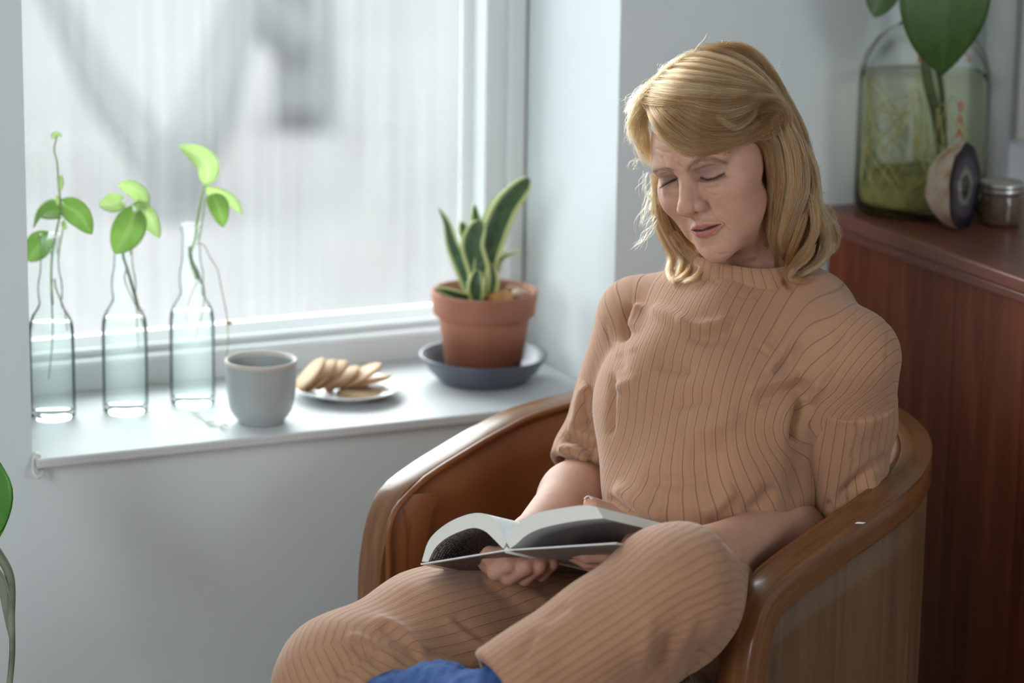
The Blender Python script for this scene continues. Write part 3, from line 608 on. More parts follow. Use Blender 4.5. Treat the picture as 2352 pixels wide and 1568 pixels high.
PLN[:] = [jc, dj]
jp = thing('jar_plant', 'large dark green heart shaped leaves growing from the glass jar', 'plant', jc + (0, 0, 0.18))
YR = m_mottle('yellow_root', (0.38, 0.36, 0.15), (0.55, 0.52, 0.27), 60, 0.6)
OLV = m_mottle('olive_stem', (0.05, 0.07, 0.025), (0.11, 0.13, 0.05), 50, 0.5)
stem_px('stem', jp, [(2168, 372, dj), (2160, 330, dj), (2150, 260, dj), (2132, 190, dj), (2122, 110, dj), (2118, 50, dj), (2130, -40, dj), (2160, -120, dj - .04)], [0.006, 0.0072, 0.0062, 0.005, 0.0045], OLV, 40, 10)
stem_px('stem', jp, [(2172, 370, dj + .01), (2168, 300, dj + .015), (2164, 220, dj + .01), (2150, 130, dj), (2128, 40, dj), (2100, -60, dj), (2060, -160, dj)], [0.004, 0.0035], OLV, 30, 9)
leaf_px('leaf', jp, [(2172, -105, dj - .10), (2168, -20, dj - .115), (2166, 80, dj - .115), (2165, 172, dj - .10)], 210, LEAFD, -8, fold=0.10, na=24, nb=13, blunt=0.9, start=0.5)
stem_px('leaf_stalk', jp, [(2160, -120, dj - .04), (2168, -140, dj - .07), (2172, -100, dj - .10)], [0.003], OLV, 12)
leaf_px('leaf', jp, [(2058, -70, dj - .02), (2035, -25, dj - .03), (2009, 40, dj - .03)], 84, LEAFD, 30, fold=0.3)
PLN[0] = None
rng = vrand(5)
for i in range(30):
    a = rng.uniform(0, 6.28); r0 = rng.uniform(0.02, 0.075); z0 = rng.uniform(0.05, 0.165); tw = rng.uniform(-2.2, 2.2)
    top = np.array([0.02 * math.cos(a), 0.02 * math.sin(a), rng.uniform(0.05, 0.15)])
    pts = [top] + [np.array([min(0.076, r0 + 0.02 * k) * math.cos(a + tw * k / 4), min(0.076, r0 + 0.02 * k) * math.sin(a + tw * k / 4), max(0.012, z0 * (1 - k / 3.6) + 0.012)]) for k in range(4)]
    mk('root', *tube(spline([jc + p for p in pts], 18), rng.uniform(0.0005, 0.0012), 6), YR, jp)
sed = thing('jar_sediment', 'green brown root tangle at the bottom of the big glass jar', 'roots', jc + (0, 0, 0.011))
V, F = lathe([(0.0005, 0.0), (0.074, 0.0005), (0.0775, 0.008), (0.072, 0.028), (0.05, 0.042), (0.02, 0.036), (0.0005, 0.04)], jc + (0, 0, 0.0115), 40)
V = np.array(V); nz = np.sin(V[:, 0] * 130) * np.cos(V[:, 1] * 110 + 1) * 0.006; V[:, 2] += np.clip((V[:, 2] - jc[2] - 0.013) / 0.02, 0, 1) * nz
mk('tangle', V, F, m_mottle('algae_roots', (0.20, 0.185, 0.065), (0.36, 0.33, 0.15), 40, 0.8, 0.8, 90, 0.004), sed)

# half an agate nodule: rough pale skin, polished dark face
ac = UZ(2172, 529, CZ_); 
fn = CR * 0.80 - CF * 0.60; fn[2] = 0.04; fn /= np.linalg.norm(fn); av = np.array([0, 0, 1.0]) - fn * fn[2]; av /= np.linalg.norm(av); ah = np.cross(av, fn)
AR, AW = 0.0555, 0.0415
fc = U(2215, 441, PR(ac)[2] - 0.004); fc[2] = CZ_ + AR * 0.985
ag = thing('agate_half', 'half agate stone with a polished dark face before the big jar', 'stone', (fc[0], fc[1], CZ_))
def outl(t): return 1 + 0.035 * math.sin(2 * t + 0.6) + 0.025 * math.sin(5 * t + 1.0) + 0.02 * math.sin(9 * t)
n1, n2 = 64, 16; V, A = [], []
for i in range(n2 + 1):
    q = i / n2 * math.pi / 2
    for j in range(n1):
        t_ = j / n1 * 2 * math.pi; k = outl(t_)
        V.append(fc + ah * (AW * math.cos(t_) * math.cos(q) * k) + av * (AR * math.sin(t_) * math.cos(q) * k) - fn * (0.050 * math.sin(q) * (1 + 0.03 * math.sin(4 * t_))))
V = np.array(V); V[:, 2] = np.maximum(V[:, 2], CZ_ + 0.0004)
F = [(i * n1 + j, (i + 1) * n1 + j, (i + 1) * n1 + (j + 1) % n1, i * n1 + (j + 1) % n1) for i in range(n2) for j in range(n1)]
m = mat('agate_rind', (0.5, 0.4, 0.3), 0.85); t = NT(m); v = t.coord('Object')
t.col(t.ramp(t.noise(v, 38, 6, 0.6), [(0.38, (0.55, 0.47, 0.36)), (0.52, (0.50, 0.37, 0.26)), (0.62, (0.36, 0.19, 0.115)), (0.75, (0.5, 0.4, 0.3))])); t.bump(t.noise(v, 110, 5), 0.7, 0.003)
mk('rind', V, F, m, ag)
V, A = [], []
for i in range(13):
    for j in range(n1):
        t_ = j / n1 * 2 * math.pi; k = outl(t_); s = i / 12
        V.append(fc + fn * (0.0008 * (1 - s * s) + 0.0002) + ah * (AW * math.cos(t_) * s * k * .995) + av * (AR * math.sin(t_) * s * k * .995)); A.append(s)
V = np.array(V); V[:, 2] = np.maximum(V[:, 2], CZ_ + 0.0005)
F = [(i * n1 + j, i * n1 + (j + 1) % n1, (i + 1) * n1 + (j + 1) % n1, (i + 1) * n1 + j) for i in range(12) for j in range(n1)]
m = mat('agate_face', (0.05, 0.05, 0.06), 0.12, coat=0.4); t = NT(m); v = t.coord('Object')
f = t.math('ADD', t.attr('rad'), t.math('MULTIPLY', t.math('SUBTRACT', t.noise(v, 60, 4), 0.5), 0.16))
t.col(t.ramp(f, [(0.20, (0.05, 0.05, 0.04)), (0.28, (0.09, 0.085, 0.07)), (0.33, (0.30, 0.28, 0.24)), (0.42, (0.22, 0.20, 0.18)), (0.48, (0.085, 0.08, 0.085)), (0.62, (0.085, 0.08, 0.10)), (0.78, (0.022, 0.02, 0.032)), (0.95, (0.012, 0.011, 0.016))]))
mk('polished_face', V, F, m, ag, True, dict(rad=A))

# small lidded jar of spice
lc = UZ(2297, 514, CZ_); lc[2] = CZ_ + 0.0004
lj = thing('spice_jar', 'small squat jar of brown spice with a metal screw lid', 'jar', lc)
mk('jar_glass', *lathe([(0.0005, 0.0), (0.0235, 0.0), (0.0262, 0.003), (0.0268, 0.008), (0.0268, 0.036), (0.0255, 0.040), (0.024, 0.042)], lc, 40), m_mottle('brown_spice_behind_glass', (0.10, 0.065, 0.045), (0.19, 0.125, 0.085), 150, 0.2, coat=0.8, detail=6), lj)
mk('lid', *lathe([(0.0270, 0.0405), (0.0282, 0.0415), (0.0282, 0.0455), (0.0272, 0.047), (0.0282, 0.0485), (0.0280, 0.0535), (0.0262, 0.0550), (0.0245, 0.0538), (0.0005, 0.0538)], lc, 48), mat('brushed_tin', (0.55, 0.55, 0.54), 0.32, 0.95), lj)
mk('lid_label', *lathe([(0.0225, 0.0540), (0.0005, 0.0541)], lc, 40), m_mottle('faded_paper', (0.42, 0.38, 0.3), (0.5, 0.46, 0.38), 30, 0.8), lj)
# ------------------------------------------------------------------ armchair: bent wooden rim, veneered shell, leather inside
CYAW = 0.408; CG = np.array([-math.cos(CYAW), -math.sin(CYAW), 0.0]); CW = np.array([-CG[1], CG[0], 0.0]); CO = np.array([0.465, -0.489, 0.0])
def ch(s, l, z): return CO + CG * s + CW * l + np.array([0, 0, z])
HW = 0.283
_zs = np.array([[0.10, 0.600], [0.0, 0.627], [-0.02, 0.6355], [-0.06, 0.647], [-0.134, 0.664], [-0.21, 0.678], [-0.33, 0.689], [-0.51, 0.702]])[::-1]
def rimz(s): return float(np.interp(s, _zs[:, 0], _zs[:, 1]))
def plan():
    """outer plan curve of the shell from the front of one arm round the back to the other: (s, l)"""
    P = [(s, HW) for s in np.linspace(0.0, -0.17, 12)]
    for a in np.linspace(0, math.pi, 41)[1:-1]: P.append((-0.17 - 0.34 * math.sin(a), HW * math.cos(a)))
    P += [(s, -HW) for s in np.linspace(-0.17, 0.0, 12)]
    return np.array(P)
PLN2 = plan()
RIMW = m_wood('walnut_rim', (0.10, 0.036, 0.012), (0.20, 0.080, 0.027), (0.29, 0.135, 0.050), (26, 2.2, 26), 0.30, 0.30, 0.05)
t = NT(RIMW)
for nd in RIMW.node_tree.nodes:
    if nd.bl_idname == 'ShaderNodeMapping':
        cb = t.n('ShaderNodeCombineXYZ'); t.l(t.attr('gu'), cb.inputs[1]); t.l(t.attr('gv'), cb.inputs[0]); t.l(cb.outputs[0], nd.inputs[0])
SHELLM = m_wood('walnut_shell', (0.095, 0.048, 0.024), (0.155, 0.081, 0.041), (0.22, 0.122, 0.062), (22, 22, 0.9), 0.42, 0.1, 0.06)
def m_leather():
    m = mat('brown_leather', (0.15, 0.05, 0.016), 0.36); t = NT(m); v = t.coord('Object')
    t.col(t.ramp(t.noise(v, 5, 5), [(0.3, (0.15, 0.048, 0.015)), (0.55, (0.215, 0.074, 0.023)), (0.78, (0.28, 0.108, 0.038))]))
    t.bump(t.math('ADD', t.noise(v, 12, 4), t.math('MULTIPLY', t.noise(v, 260, 2), 0.12)), 0.12, 0.004); return m
LEATH = m_leather()
chair = thing('armchair', 'barrel armchair of walnut and brown leather the woman sits in', 'armchair', ch(-0.22, 0, 0))
# rim path: up the front of one arm, over, round the back, down the other front
front = [(0.042, z) for z in np.linspace(0.03, 0.50, 8)] + [(0.0405, 0.536), (0.036, 0.562), (0.030, 0.585), (0.021, 0.604), (0.011, 0.6185), (0.0, 0.627)]
pts, inw = [], []
for s, z in front: pts.append(ch(s, HW, z)); inw.append(-CW)
for i, (s, l) in enumerate(PLN2[1:-1], 1):
    pts.append(ch(s, l, rimz(s))); tv = PLN2[i + 1] - PLN2[i - 1]; nv = np.array([tv[1], -tv[0]]); nv = nv / np.linalg.norm(nv)
    v = CG * nv[0] + CW * nv[1]
    if v @ (ch(-0.17, 0, 0) - ch(s, l, 0)) < 0: v = -v
    inw.append(v)
for s, z in front[::-1]: pts.append(ch(s, -HW, z)); inw.append(CW)
pts = np.array(pts); inw = np.array(inw)
n_ = 150; both = spline(np.c_[pts, inw], n_); RP, IN = both[:, :3], both[:, 3:]; IN /= np.linalg.norm(IN, axis=1)[:, None]
TT = np.gradient(RP, axis=0); TT /= np.linalg.norm(TT, axis=1)[:, None]; IN = IN - TT * (IN * TT).sum(1)[:, None]; IN /= np.linalg.norm(IN, axis=1)[:, None]
UPV = np.cross(IN, TT); UPV *= np.sign((UPV * (np.array([0, 0, 1.0]) + CG)).sum(1))[:, None]
RW_, RH_ = 0.037, 0.036
sec = [(0.003, 0), (RW_ - 0.003, 0), (RW_ - 0.0008, -0.0008), (RW_, -0.003), (RW_, -RH_ + 0.003), (RW_ - 0.003, -RH_), (0.003, -RH_), (0.0008, -RH_ + 0.0008), (0, -RH_ + 0.003), (0, -0.003), (0.0008, -0.0008)]
k = len(sec); V = np.concatenate([RP[:, None] + IN[:, None] * np.array([a for a, b in sec])[None, :, None] + UPV[:, None] * np.array([b for a, b in sec])[None, :, None]]).reshape(-1, 3)
F = [(i * k + j, i * k + (j + 1) % k, (i + 1) * k + (j + 1) % k, (i + 1) * k + j) for i in range(n_ - 1) for j in range(k)] + [tuple(range(k)), tuple((n_ - 1) * k + j for j in range(k))[::-1]]
arc = np.r_[0, np.cumsum(np.linalg.norm(np.diff(RP, axis=0), axis=1))]
mk('rim', V, F, RIMW, chair, True, dict(gu=np.repeat(arc, k), gv=np.tile([a + b * 1.3 for a, b in sec], n_)), sharp=50)
# outer shell panel
off = 0.006; rows = 16; Q = []
PL = spline(PLN2, 90); tv = np.gradient(PL, axis=0); nv = np.c_[tv[:, 1], -tv[:, 0]]; nv /= np.linalg.norm(nv, axis=1)[:, None]
sg = np.sign(((np.array([-0.17, 0]) - PL) * nv).sum(1)); nv *= sg[:, None]
PL[0, 0] = PL[-1, 0] = 0.008
def shell(offs, zt, zb, rows=14):
    """offs(f): inward offset as a function of the height fraction f (0 top, 1 bottom)"""
    G = np.zeros((len(PL), rows, 3))
    for i, (s, l) in enumerate(PL):
        for j in range(rows):
            f = j / (rows - 1); o = offs(f, i); z = (rimz(s) + zt) * (1 - f) + zb * f
            G[i, j] = ch(s + nv[i, 0] * o, l + nv[i, 1] * o, z)
    return grid(G)
V, F = shell(lambda f, i: off, -RH_ + 0.004, 0.05)
solid(mk('outer_panel', V, F, SHELLM, chair), 0.004, 0.0)
# leather lining with a rolled welt under the rim
def pad(f, i):
    a = min(1.0, min(i, len(PL) - 1 - i) / 6.0)
    return 0.030 + 0.018 * min(1, f / 0.10)**0.5 + 0.012 * math.sin(min(1, f * 1.2) * math.pi) * a
V, F = shell(pad, -0.006, 0.30, 40)
mk('leather_lining', V, F, LEATH, chair)
wl_ = np.array([ch(s + nv[i, 0] * 0.0395, l + nv[i, 1] * 0.0395, rimz(s) - 0.004) for i, (s, l) in enumerate(PL)])
dn = [ch(0.030, sg_ * (HW - 0.0395), z) for sg_ in (1,) for z in np.linspace(0.32, 0.585, 8)]; dn2 = [ch(0.030, -(HW - 0.0395), z) for z in np.linspace(0.585, 0.32, 8)]
wpth = spline(np.array(dn + [ch(0.024, HW - 0.0395, 0.600)] + [ch(0.012, HW - 0.0395, 0.613)] + wl_[2:-2].tolist() + [ch(0.012, -HW + 0.0395, 0.613)] + [ch(0.024, -HW + 0.0395, 0.600)] + dn2), 160)
mk('piping', *tube(wpth, 0.0042, 8), LEATH, chair)
for sg_ in (1, -1):     # leather closing the front of each arm inside the rim
    G = np.array([[ch(0.030 - 0.05 * t_, sg_ * (HW - 0.036 - 0.018 * math.sin(t_ * 1.5)), z) - CG * max(0.0, (z - 0.585) * 0.62) for t_ in np.linspace(0, 1, 6)] for z in np.linspace(0.30, 0.622, 14)])
    mk('arm_front_leather', *grid(G), LEATH, chair)
# seat cushion
R_ = 0.03; cs = []
SP = [(0.055, l) for l in np.linspace(0.215, -0.215, 12)] + [(s, -0.215) for s in np.linspace(0.02, -0.17, 8)] + [(-0.17 - 0.27 * math.sin(a), -0.215 * math.cos(a)) for a in np.linspace(0, math.pi, 25)[1:-1]] + [(s, 0.215) for s in np.linspace(-0.17, 0.02, 8)]
SP = np.array(SP); cc = np.array([-0.18, 0]); prof = [(0.0, 0.425), (0.5, 0.425), (0.85, 0.42), (0.96, 0.405), (1.0, 0.38), (1.0, 0.33), (0.96, 0.31), (0.6, 0.30), (0.0, 0.30)]
V = [ch(*(cc + (p - cc) * max(r, 0.01)), z) for r, z in prof for p in SP]; k = len(SP)
F = [(i * k + j, i * k + (j + 1) % k, (i + 1) * k + (j + 1) % k, (i + 1) * k + j) for i in range(len(prof) - 1) for j in range(k)]
mk('seat_cushion', V, F, LEATH, chair)
boxv = [ch(s, l, z) for z in (0.16, 0.30) for s, l in ((0.04, 0.245), (0.04, -0.245), (-0.38, -0.19), (-0.38, 0.19))]
mk('seat_frame', boxv, [(0, 1, 2, 3), (7, 6, 5, 4), (0, 4, 5, 1), (1, 5, 6, 2), (2, 6, 7, 3), (3, 7, 4, 0)], SHELLM, chair, False)
for s, l in ((-0.40, 0.15), (-0.40, -0.15)):
    mk('back_leg', *tube([ch(s, l, 0.0), ch(s, l, 0.16)], [0.016, 0.022], 14), RIMW, chair)
for sg_ in (1, -1):
    mk('front_foot', *tube([ch(0.025, sg_ * (HW - 0.02), 0.0), ch(0.025, sg_ * (HW - 0.02), 0.035)], [0.013, 0.016], 14), RIMW, chair)
# white splinter lying on the arm
fl_ = UZ(1975, 1201, rimz(-0.16) + 0.0012)
o = mk('paper_shred', *tube([fl_ - CR * 0.005, fl_ - CR * 0.002 + (0, 0, .0004), fl_ + CR * 0.003, fl_ + CR * 0.006 + (0, 0, .0006)], [0.0004, 0.0011, 0.0010, 0.0003], 6), mat('white_paper', (0.85, 0.85, 0.84), 0.7))
tag(o, 'tiny white paper shred lying on the wooden armrest', 'paper')
# ------------------------------------------------------------------ signed distance toolkit for the figure
def nz(v): v = np.asarray(v, float); return v / np.linalg.norm(v)
def d_ell(P, c, r, M=None):
    p = P - np.asarray(c, P.dtype)
    if M is not None: p = p @ np.asarray(M, P.dtype)            # columns of M: local axes
    r = np.asarray(r, P.dtype); q = p / r; k0 = np.sqrt((q * q).sum(1)) + 1e-9; q = q / r; k1 = np.sqrt((q * q).sum(1)) + 1e-9
    return k0 * (k0 - 1) / k1
def d_cap(P, a, b, ra, rb):
    a = np.asarray(a, P.dtype); ab = np.asarray(b, P.dtype) - a; p = P - a
    t = np.clip((p @ ab) / (ab @ ab), 0, 1); q = p - t[:, None] * ab
    return np.sqrt((q * q).sum(1)) - (ra + (rb - ra) * t)
def d_chain(P, pts, rad, k=0.0):
    d = None
    for i in range(len(pts) - 1):
        e = d_cap(P, pts[i], pts[i + 1], rad[i], rad[i + 1]); d = e if d is None else (smin(d, e, k) if k else np.minimum(d, e))
    return d
def smin(a, b, k):
    h = np.clip(0.5 + 0.5 * (b - a) / k, 0, 1); return b + (a - b) * h - k * h * (1 - h)
def smax(a, b, k): return -smin(-a, -b, k)
def mesh_sdf(f, lo, hi, h, B=10, proj=1):
    lo = np.asarray(lo, float); hi = np.asarray(hi, float); nb = np.ceil((hi - lo) / h / B).astype(int); n = nb * B
    bc = np.stack(np.meshgrid(*[(np.arange(k) + 0.5) * B * h for k in nb], indexing='ij'), -1).reshape(-1, 3) + lo
    dc = f(bc.astype(np.float32)); act = np.abs(dc) < B * h * 0.95
    D = np.repeat(np.repeat(np.repeat(dc.reshape(nb), B, 0), B, 1), B, 2).astype(np.float32)
    D = np.pad(D, ((0, 1),) * 3, mode='edge')
    ai = np.argwhere(act.reshape(nb)); loc = np.stack(np.meshgrid(*[np.arange(B + 1)] * 3, indexing='ij'), -1).reshape(-1, 3)
    for c0 in range(0, len(ai), 400):
        a = ai[c0:c0 + 400]; I = (a[:, None] * B + loc[None]).reshape(-1, 3)
        D[I[:, 0], I[:, 1], I[:, 2]] = f((lo + I * h).astype(np.float32))
    s = D < 0
    c = np.zeros(tuple(n), np.uint8)
    cs = [(i, j, k) for i in (0, 1) for j in (0, 1) for k in (0, 1)]
    for i, j, k in cs: c += s[i:i + n[0], j:j + n[1], k:k + n[2]]
    cell = (c > 0) & (c < 8); ci = np.argwhere(cell); idx = -np.ones(tuple(n), np.int64); idx[cell] = np.arange(len(ci))
    val = {q: D[ci[:, 0] + q[0], ci[:, 1] + q[1], ci[:, 2] + q[2]] for q in cs}
    acc = np.zeros((len(ci), 3)); cnt = np.zeros(len(ci))
    for q in cs:
        for ax in range(3):
            if q[ax]: continue
            r = list(q); r[ax] = 1; va, vb = val[q], val[tuple(r)]; m = (va < 0) != (vb < 0)
            t = va[m] / (va[m] - vb[m]); p = np.tile(np.array(q, float), (m.sum(), 1)); p[:, ax] = t
            acc[m] += p; cnt[m] += 1
    V = lo + (ci + acc / cnt[:, None]) * h
    Fs = []
    for ax in range(3):
        o = [0, 0, 0]; o[ax] = 1; b, c2 = [(1, 2), (2, 0), (0, 1)][ax]
        A = s[:n[0], :n[1], :n[2]]; Bq = s[o[0]:o[0] + n[0], o[1]:o[1] + n[1], o[2]:o[2] + n[2]]
        e = np.argwhere(A != Bq); e = e[(e[:, b] > 0) & (e[:, c2] > 0)]
        eb = np.zeros(3, int); eb[b] = 1; ec = np.zeros(3, int); ec[c2] = 1
        q = np.stack([idx[tuple((e - eb - ec).T)], idx[tuple((e - ec).T)], idx[tuple(e.T)], idx[tuple((e - eb).T)]], 1)
        fl = ~A[tuple(e.T)]; q[fl] = q[fl][:, ::-1]; Fs.append(q[(q >= 0).all(1)])
    F = np.concatenate(Fs)
    for _ in range(proj):
        N, d = grad(f, V, h * 0.6); V = V - N * np.clip(d, -h, h)[:, None]
    return V, F
def grad(f, V, e):
    V = V.astype(np.float32); d = f(V); g = np.stack([f(V + np.eye(3, dtype=np.float32)[i] * e) - f(V - np.eye(3, dtype=np.float32)[i] * e) for i in range(3)], 1)
    return g / (np.linalg.norm(g, axis=1)[:, None] + 1e-9), d
def vnormals(V, F):
    a = V[F[:, 2]] - V[F[:, 0]]; b = V[F[:, 3]] - V[F[:, 1]]; fn = np.cross(a, b); N = np.zeros_like(V)
    for i in range(4):
        for k in range(3): N[:, k] += np.bincount(F[:, i], fn[:, k], len(V))
    return N / (np.linalg.norm(N, axis=1)[:, None] + 1e-12)
def relax(V, F, it=2, lam=0.5):
    for _ in range(it):
        A = np.zeros_like(V); c = np.zeros(len(V))
        for i in range(4):
            j = (i + 1) % 4
            for k in range(3):
                A[:, k] += np.bincount(F[:, i], V[F[:, j], k], len(V)); A[:, k] += np.bincount(F[:, j], V[F[:, i], k], len(V))
            c += np.bincount(F[:, i], minlength=len(V)) + np.bincount(F[:, j], minlength=len(V))
        V = V + lam * (A / np.maximum(c, 1)[:, None] - V)
    return V
def poly2(Q, pts):
    """distance of 2-d points to a smooth polyline, and the arc fraction of the nearest place"""
    pts = spline(np.c_[np.asarray(pts, float), np.zeros(len(pts))], max(8, 5 * len(pts)))[:, :2]
    L = np.r_[0, np.cumsum(np.linalg.norm(np.diff(pts, axis=0), axis=1))]; best = np.full(len(Q), 1e9); tt = np.zeros(len(Q)); sd = np.zeros(len(Q))
    for i in range(len(pts) - 1):
        a, ab = pts[i], pts[i + 1] - pts[i]; p = Q - a; t = np.clip((p @ ab) / (ab @ ab + 1e-9), 0, 1); r = p - t[:, None] * ab; d = np.sqrt((r * r).sum(1)); m = d < best
        best[m] = d[m]; tt[m] = (L[i] + t[m] * (L[i + 1] - L[i])) / L[-1]; sd[m] = (ab[0] * p[m, 1] - ab[1] * p[m, 0])
    return best, tt, np.sign(sd)
def sculpt(V, F, strokes, facing=-0.15, it=1):
    """carve folds and creases: each stroke is (photo polyline, half width px, height m[, one-sided]) pressed along the surface normal
    on the side turned to the room; the folds are real relief of the mesh"""
    N = vnormals(V, F); Q = PR(V); fr = np.clip(((N @ -CF) - facing) / 0.25, 0, 1); D = np.zeros(len(V))
    for st in strokes:
        pts, w, amp = st[0], st[1], st[2]; one = st[3] if len(st) > 3 else 0
        a = np.asarray(pts, float); m = (Q[:, 0] > a[:, 0].min() - 3 * w) & (Q[:, 0] < a[:, 0].max() + 3 * w) & (Q[:, 1] > a[:, 1].min() - 3 * w) & (Q[:, 1] < a[:, 1].max() + 3 * w) & (fr > 0)
        if not m.any(): continue
        d, t, sd = poly2(Q[m, :2], a); tp = np.clip(np.minimum(t, 1 - t) / 0.22, 0, 1); tp = tp * tp * (3 - 2 * tp)
        ww = np.where(sd * one > 0, w * 2.6, w) if one else w
        D[m] += amp * np.exp(-(d / ww)**2) * tp
    return V + N * (D * fr)[:, None]
def bbox(pts, pad): pts = np.asarray(pts); return pts.min(0) - pad, pts.max(0) + pad
# ------------------------------------------------------------------ the woman: head
def rotm(yaw, pit, rol):
    cy, sy, cp, sp, cr, sr = math.cos(yaw), math.sin(yaw), math.cos(pit), math.sin(pit), math.cos(rol), math.sin(rol)
    return np.array([[cy, -sy, 0], [sy, cy, 0], [0, 0, 1]]) @ np.array([[1, 0, 0], [0, cp, -sp], [0, sp, cp]]) @ np.array([[cr, 0, sr], [0, 1, 0], [-sr, 0, cr]])
HM = rotm(math.radians(-56.5), math.radians(7.4), math.radians(-17.5)); HT = U(1664, 390.4, 3.30); HS = 0.908 / 1000.0
def hw(p): return HT + (np.asarray(p, float) * HS) @ HM.T            # head millimetres -> room
def hl(P): return ((np.asarray(P, float) - HT) @ HM) / HS            # room -> head millimetres
NECK = U(1752, 650, 3.35); NECK_L = hl(NECK)
def mirror(P): Q = P.copy(); Q[:, 0] = np.abs(Q[:, 0]); return Q
def f_head(P):
    """P in head mm. x: her left, y: back, z: up"""
    M = mirror(P)
    d = d_ell(P, (0, 8, 45), (72, 92, 80))
    d = smin(d, d_ell(P, (0, -28, 34), (60, 64, 58)), 22)                       # forehead
    d = smin(d, d_ell(P, (2, -36, -14), (55.5, 50, 62)), 18)                      # middle face
    d = smin(d, d_ell(P, (0, -42, -56), (42, 42, 36)), 18)                      # jaw
    d = smin(d, np.minimum(d_cap(P, (44, -14, -40), (9, -69, -80), 12, 10), d_cap(P, (-40, -14, -40), (-5, -69, -80), 12, 9)), 16)            # jaw line
    d = smin(d, d_ell(P, (2.5, -77, -81), (14, 15.5, 15.5)), 14)                    # chin
    d = smin(d, d_ell(M, (36, -62, -14), (23, 22, 21)), 16)                     # cheek
    d = smin(d, np.minimum(d_ell(P, (36, -48, -40), (19, 28, 28)), d_ell(P, (-30, -44, -40), (18, 26, 28))), 18)                     # lower cheek
    d = smin(d, d_ell(M, (53, -40, 0), (12, 26, 15)), 16)                       # cheekbone
    d = smin(d, d_cap(M, (9, -85.5, 32), (44, -70, 31), 9.5, 8), 12)            # brow
    d = smin(d, np.minimum(d_ell(P, (19, -69, -71), (10, 14, 14)), d_ell(P, (-12, -68, -71), (9, 13, 14))), 14)                     # beside the chin
    d = smax(d, -d_ell(M, (29, -94, 13), (15.5, 12.0, 10.0)), 9)                # eye socket
    d = smax(d, -d_ell(M, (15.5, -94, 13), (7.5, 9.5, 8.5)), 7)                 # hollow beside the bridge
    d = smin(d, d_ell(M, (30, -70.5, 11.5), (17.0, 14.6, 13.2)), 4)             # eyeball under the lids
    d = smin(d, d_cap(M, (18, -84, 1.5), (40, -77, 2.0), 3.4, 3.2), 7)          # lower lid
    d = smin(d, d_cap(P, (0, -86, 24), (0, -108, -12), 6.4, 8.2), 9)            # bridge
    d = smin(d, d_cap(P, (0, -84, 8), (0, -95, -16), 11, 12.5), 7)                # side walls of the nose
    d = smin(d, d_ell(P, (0, -108.5, -18), (10.4, 10.8, 9.8)), 6.5)               # tip
    d = smin(d, d_ell(M, (12.6, -98.5, -20.0), (6.0, 9.2, 7.6)), 3.5)             # wing
    d = smin(d, d_cap(P, (0, -108, -24), (0, -98, -29.5), 4.2, 5), 4)           # columella
    d = smin(d, d_ell(P, (4.5, -78, -46), (19.5, 18.6, 21)), 12)                    # mouth mound
    d = smax(d, -d_cap(M, (6.0, -107, -28.2), (8.4, -99, -24.5), 2.7, 3.4), 1.6)  # nostril
    d = smax(d, -d_chain(M, [(19.5, -100, -18), (20.0, -96, -25), (15, -96, -29.5)], [0.5, 1.1, 0.4]), 3.2)   # round the wing
    d = smax(d, -d_cap(P, (0, -105.5, -33), (0, -105.5, -41), 1.6, 2.4), 4)     # philtrum
    L = P - np.array([5.5, 4.0, 0], P.dtype); L = mirror(L)
    up = d_chain(L, [(0, -99.2, -44.6), (5, -99.4, -43.4), (13, -96.0, -45.4), (21.5, -89.5, -48.6)], [4.2, 4.4, 3.8, 2.0], 1.5)
    lo = d_chain(L, [(0, -98.0, -54.8), (10, -95.6, -53.8), (20.5, -89.2, -50.0)], [5.4, 4.7, 2.0], 1.5)
    d = smin(d, up, 3.0); d = smin(d, lo, 3.0)
    d = smax(d, -d_chain(L, [(0, -104, -49.8), (8, -101.5, -49.4), (15, -96, -48.8), (22, -91, -48.8)], [2.0, 2.0, 1.4, 0.5]), 0.8)   # parted lips
    e = d_ell(M, (71, 4, 2), (5.5, 14, 27)); e = smax(e, -d_ell(M, (76, 1, 4), (4.5, 8, 15)), 3); d = smin(d, e, 4)
    n = d_chain(P, [(0, 22, -10), (0, 20, -60), tuple(NECK_L + np.array([0, 4, 0]))], [50, 46, 52], 20)
    n = smin(n, d_ell(P, (0, -26, -76), (28, 40, 15)), 18)                      # under the chin
    d = smin(d, n, 14)
    return d
Vh, Fh_ = mesh_sdf(f_head, (-86, -128, -215), (86, 112, 135), 1.0)
Vh = hw(Vh)

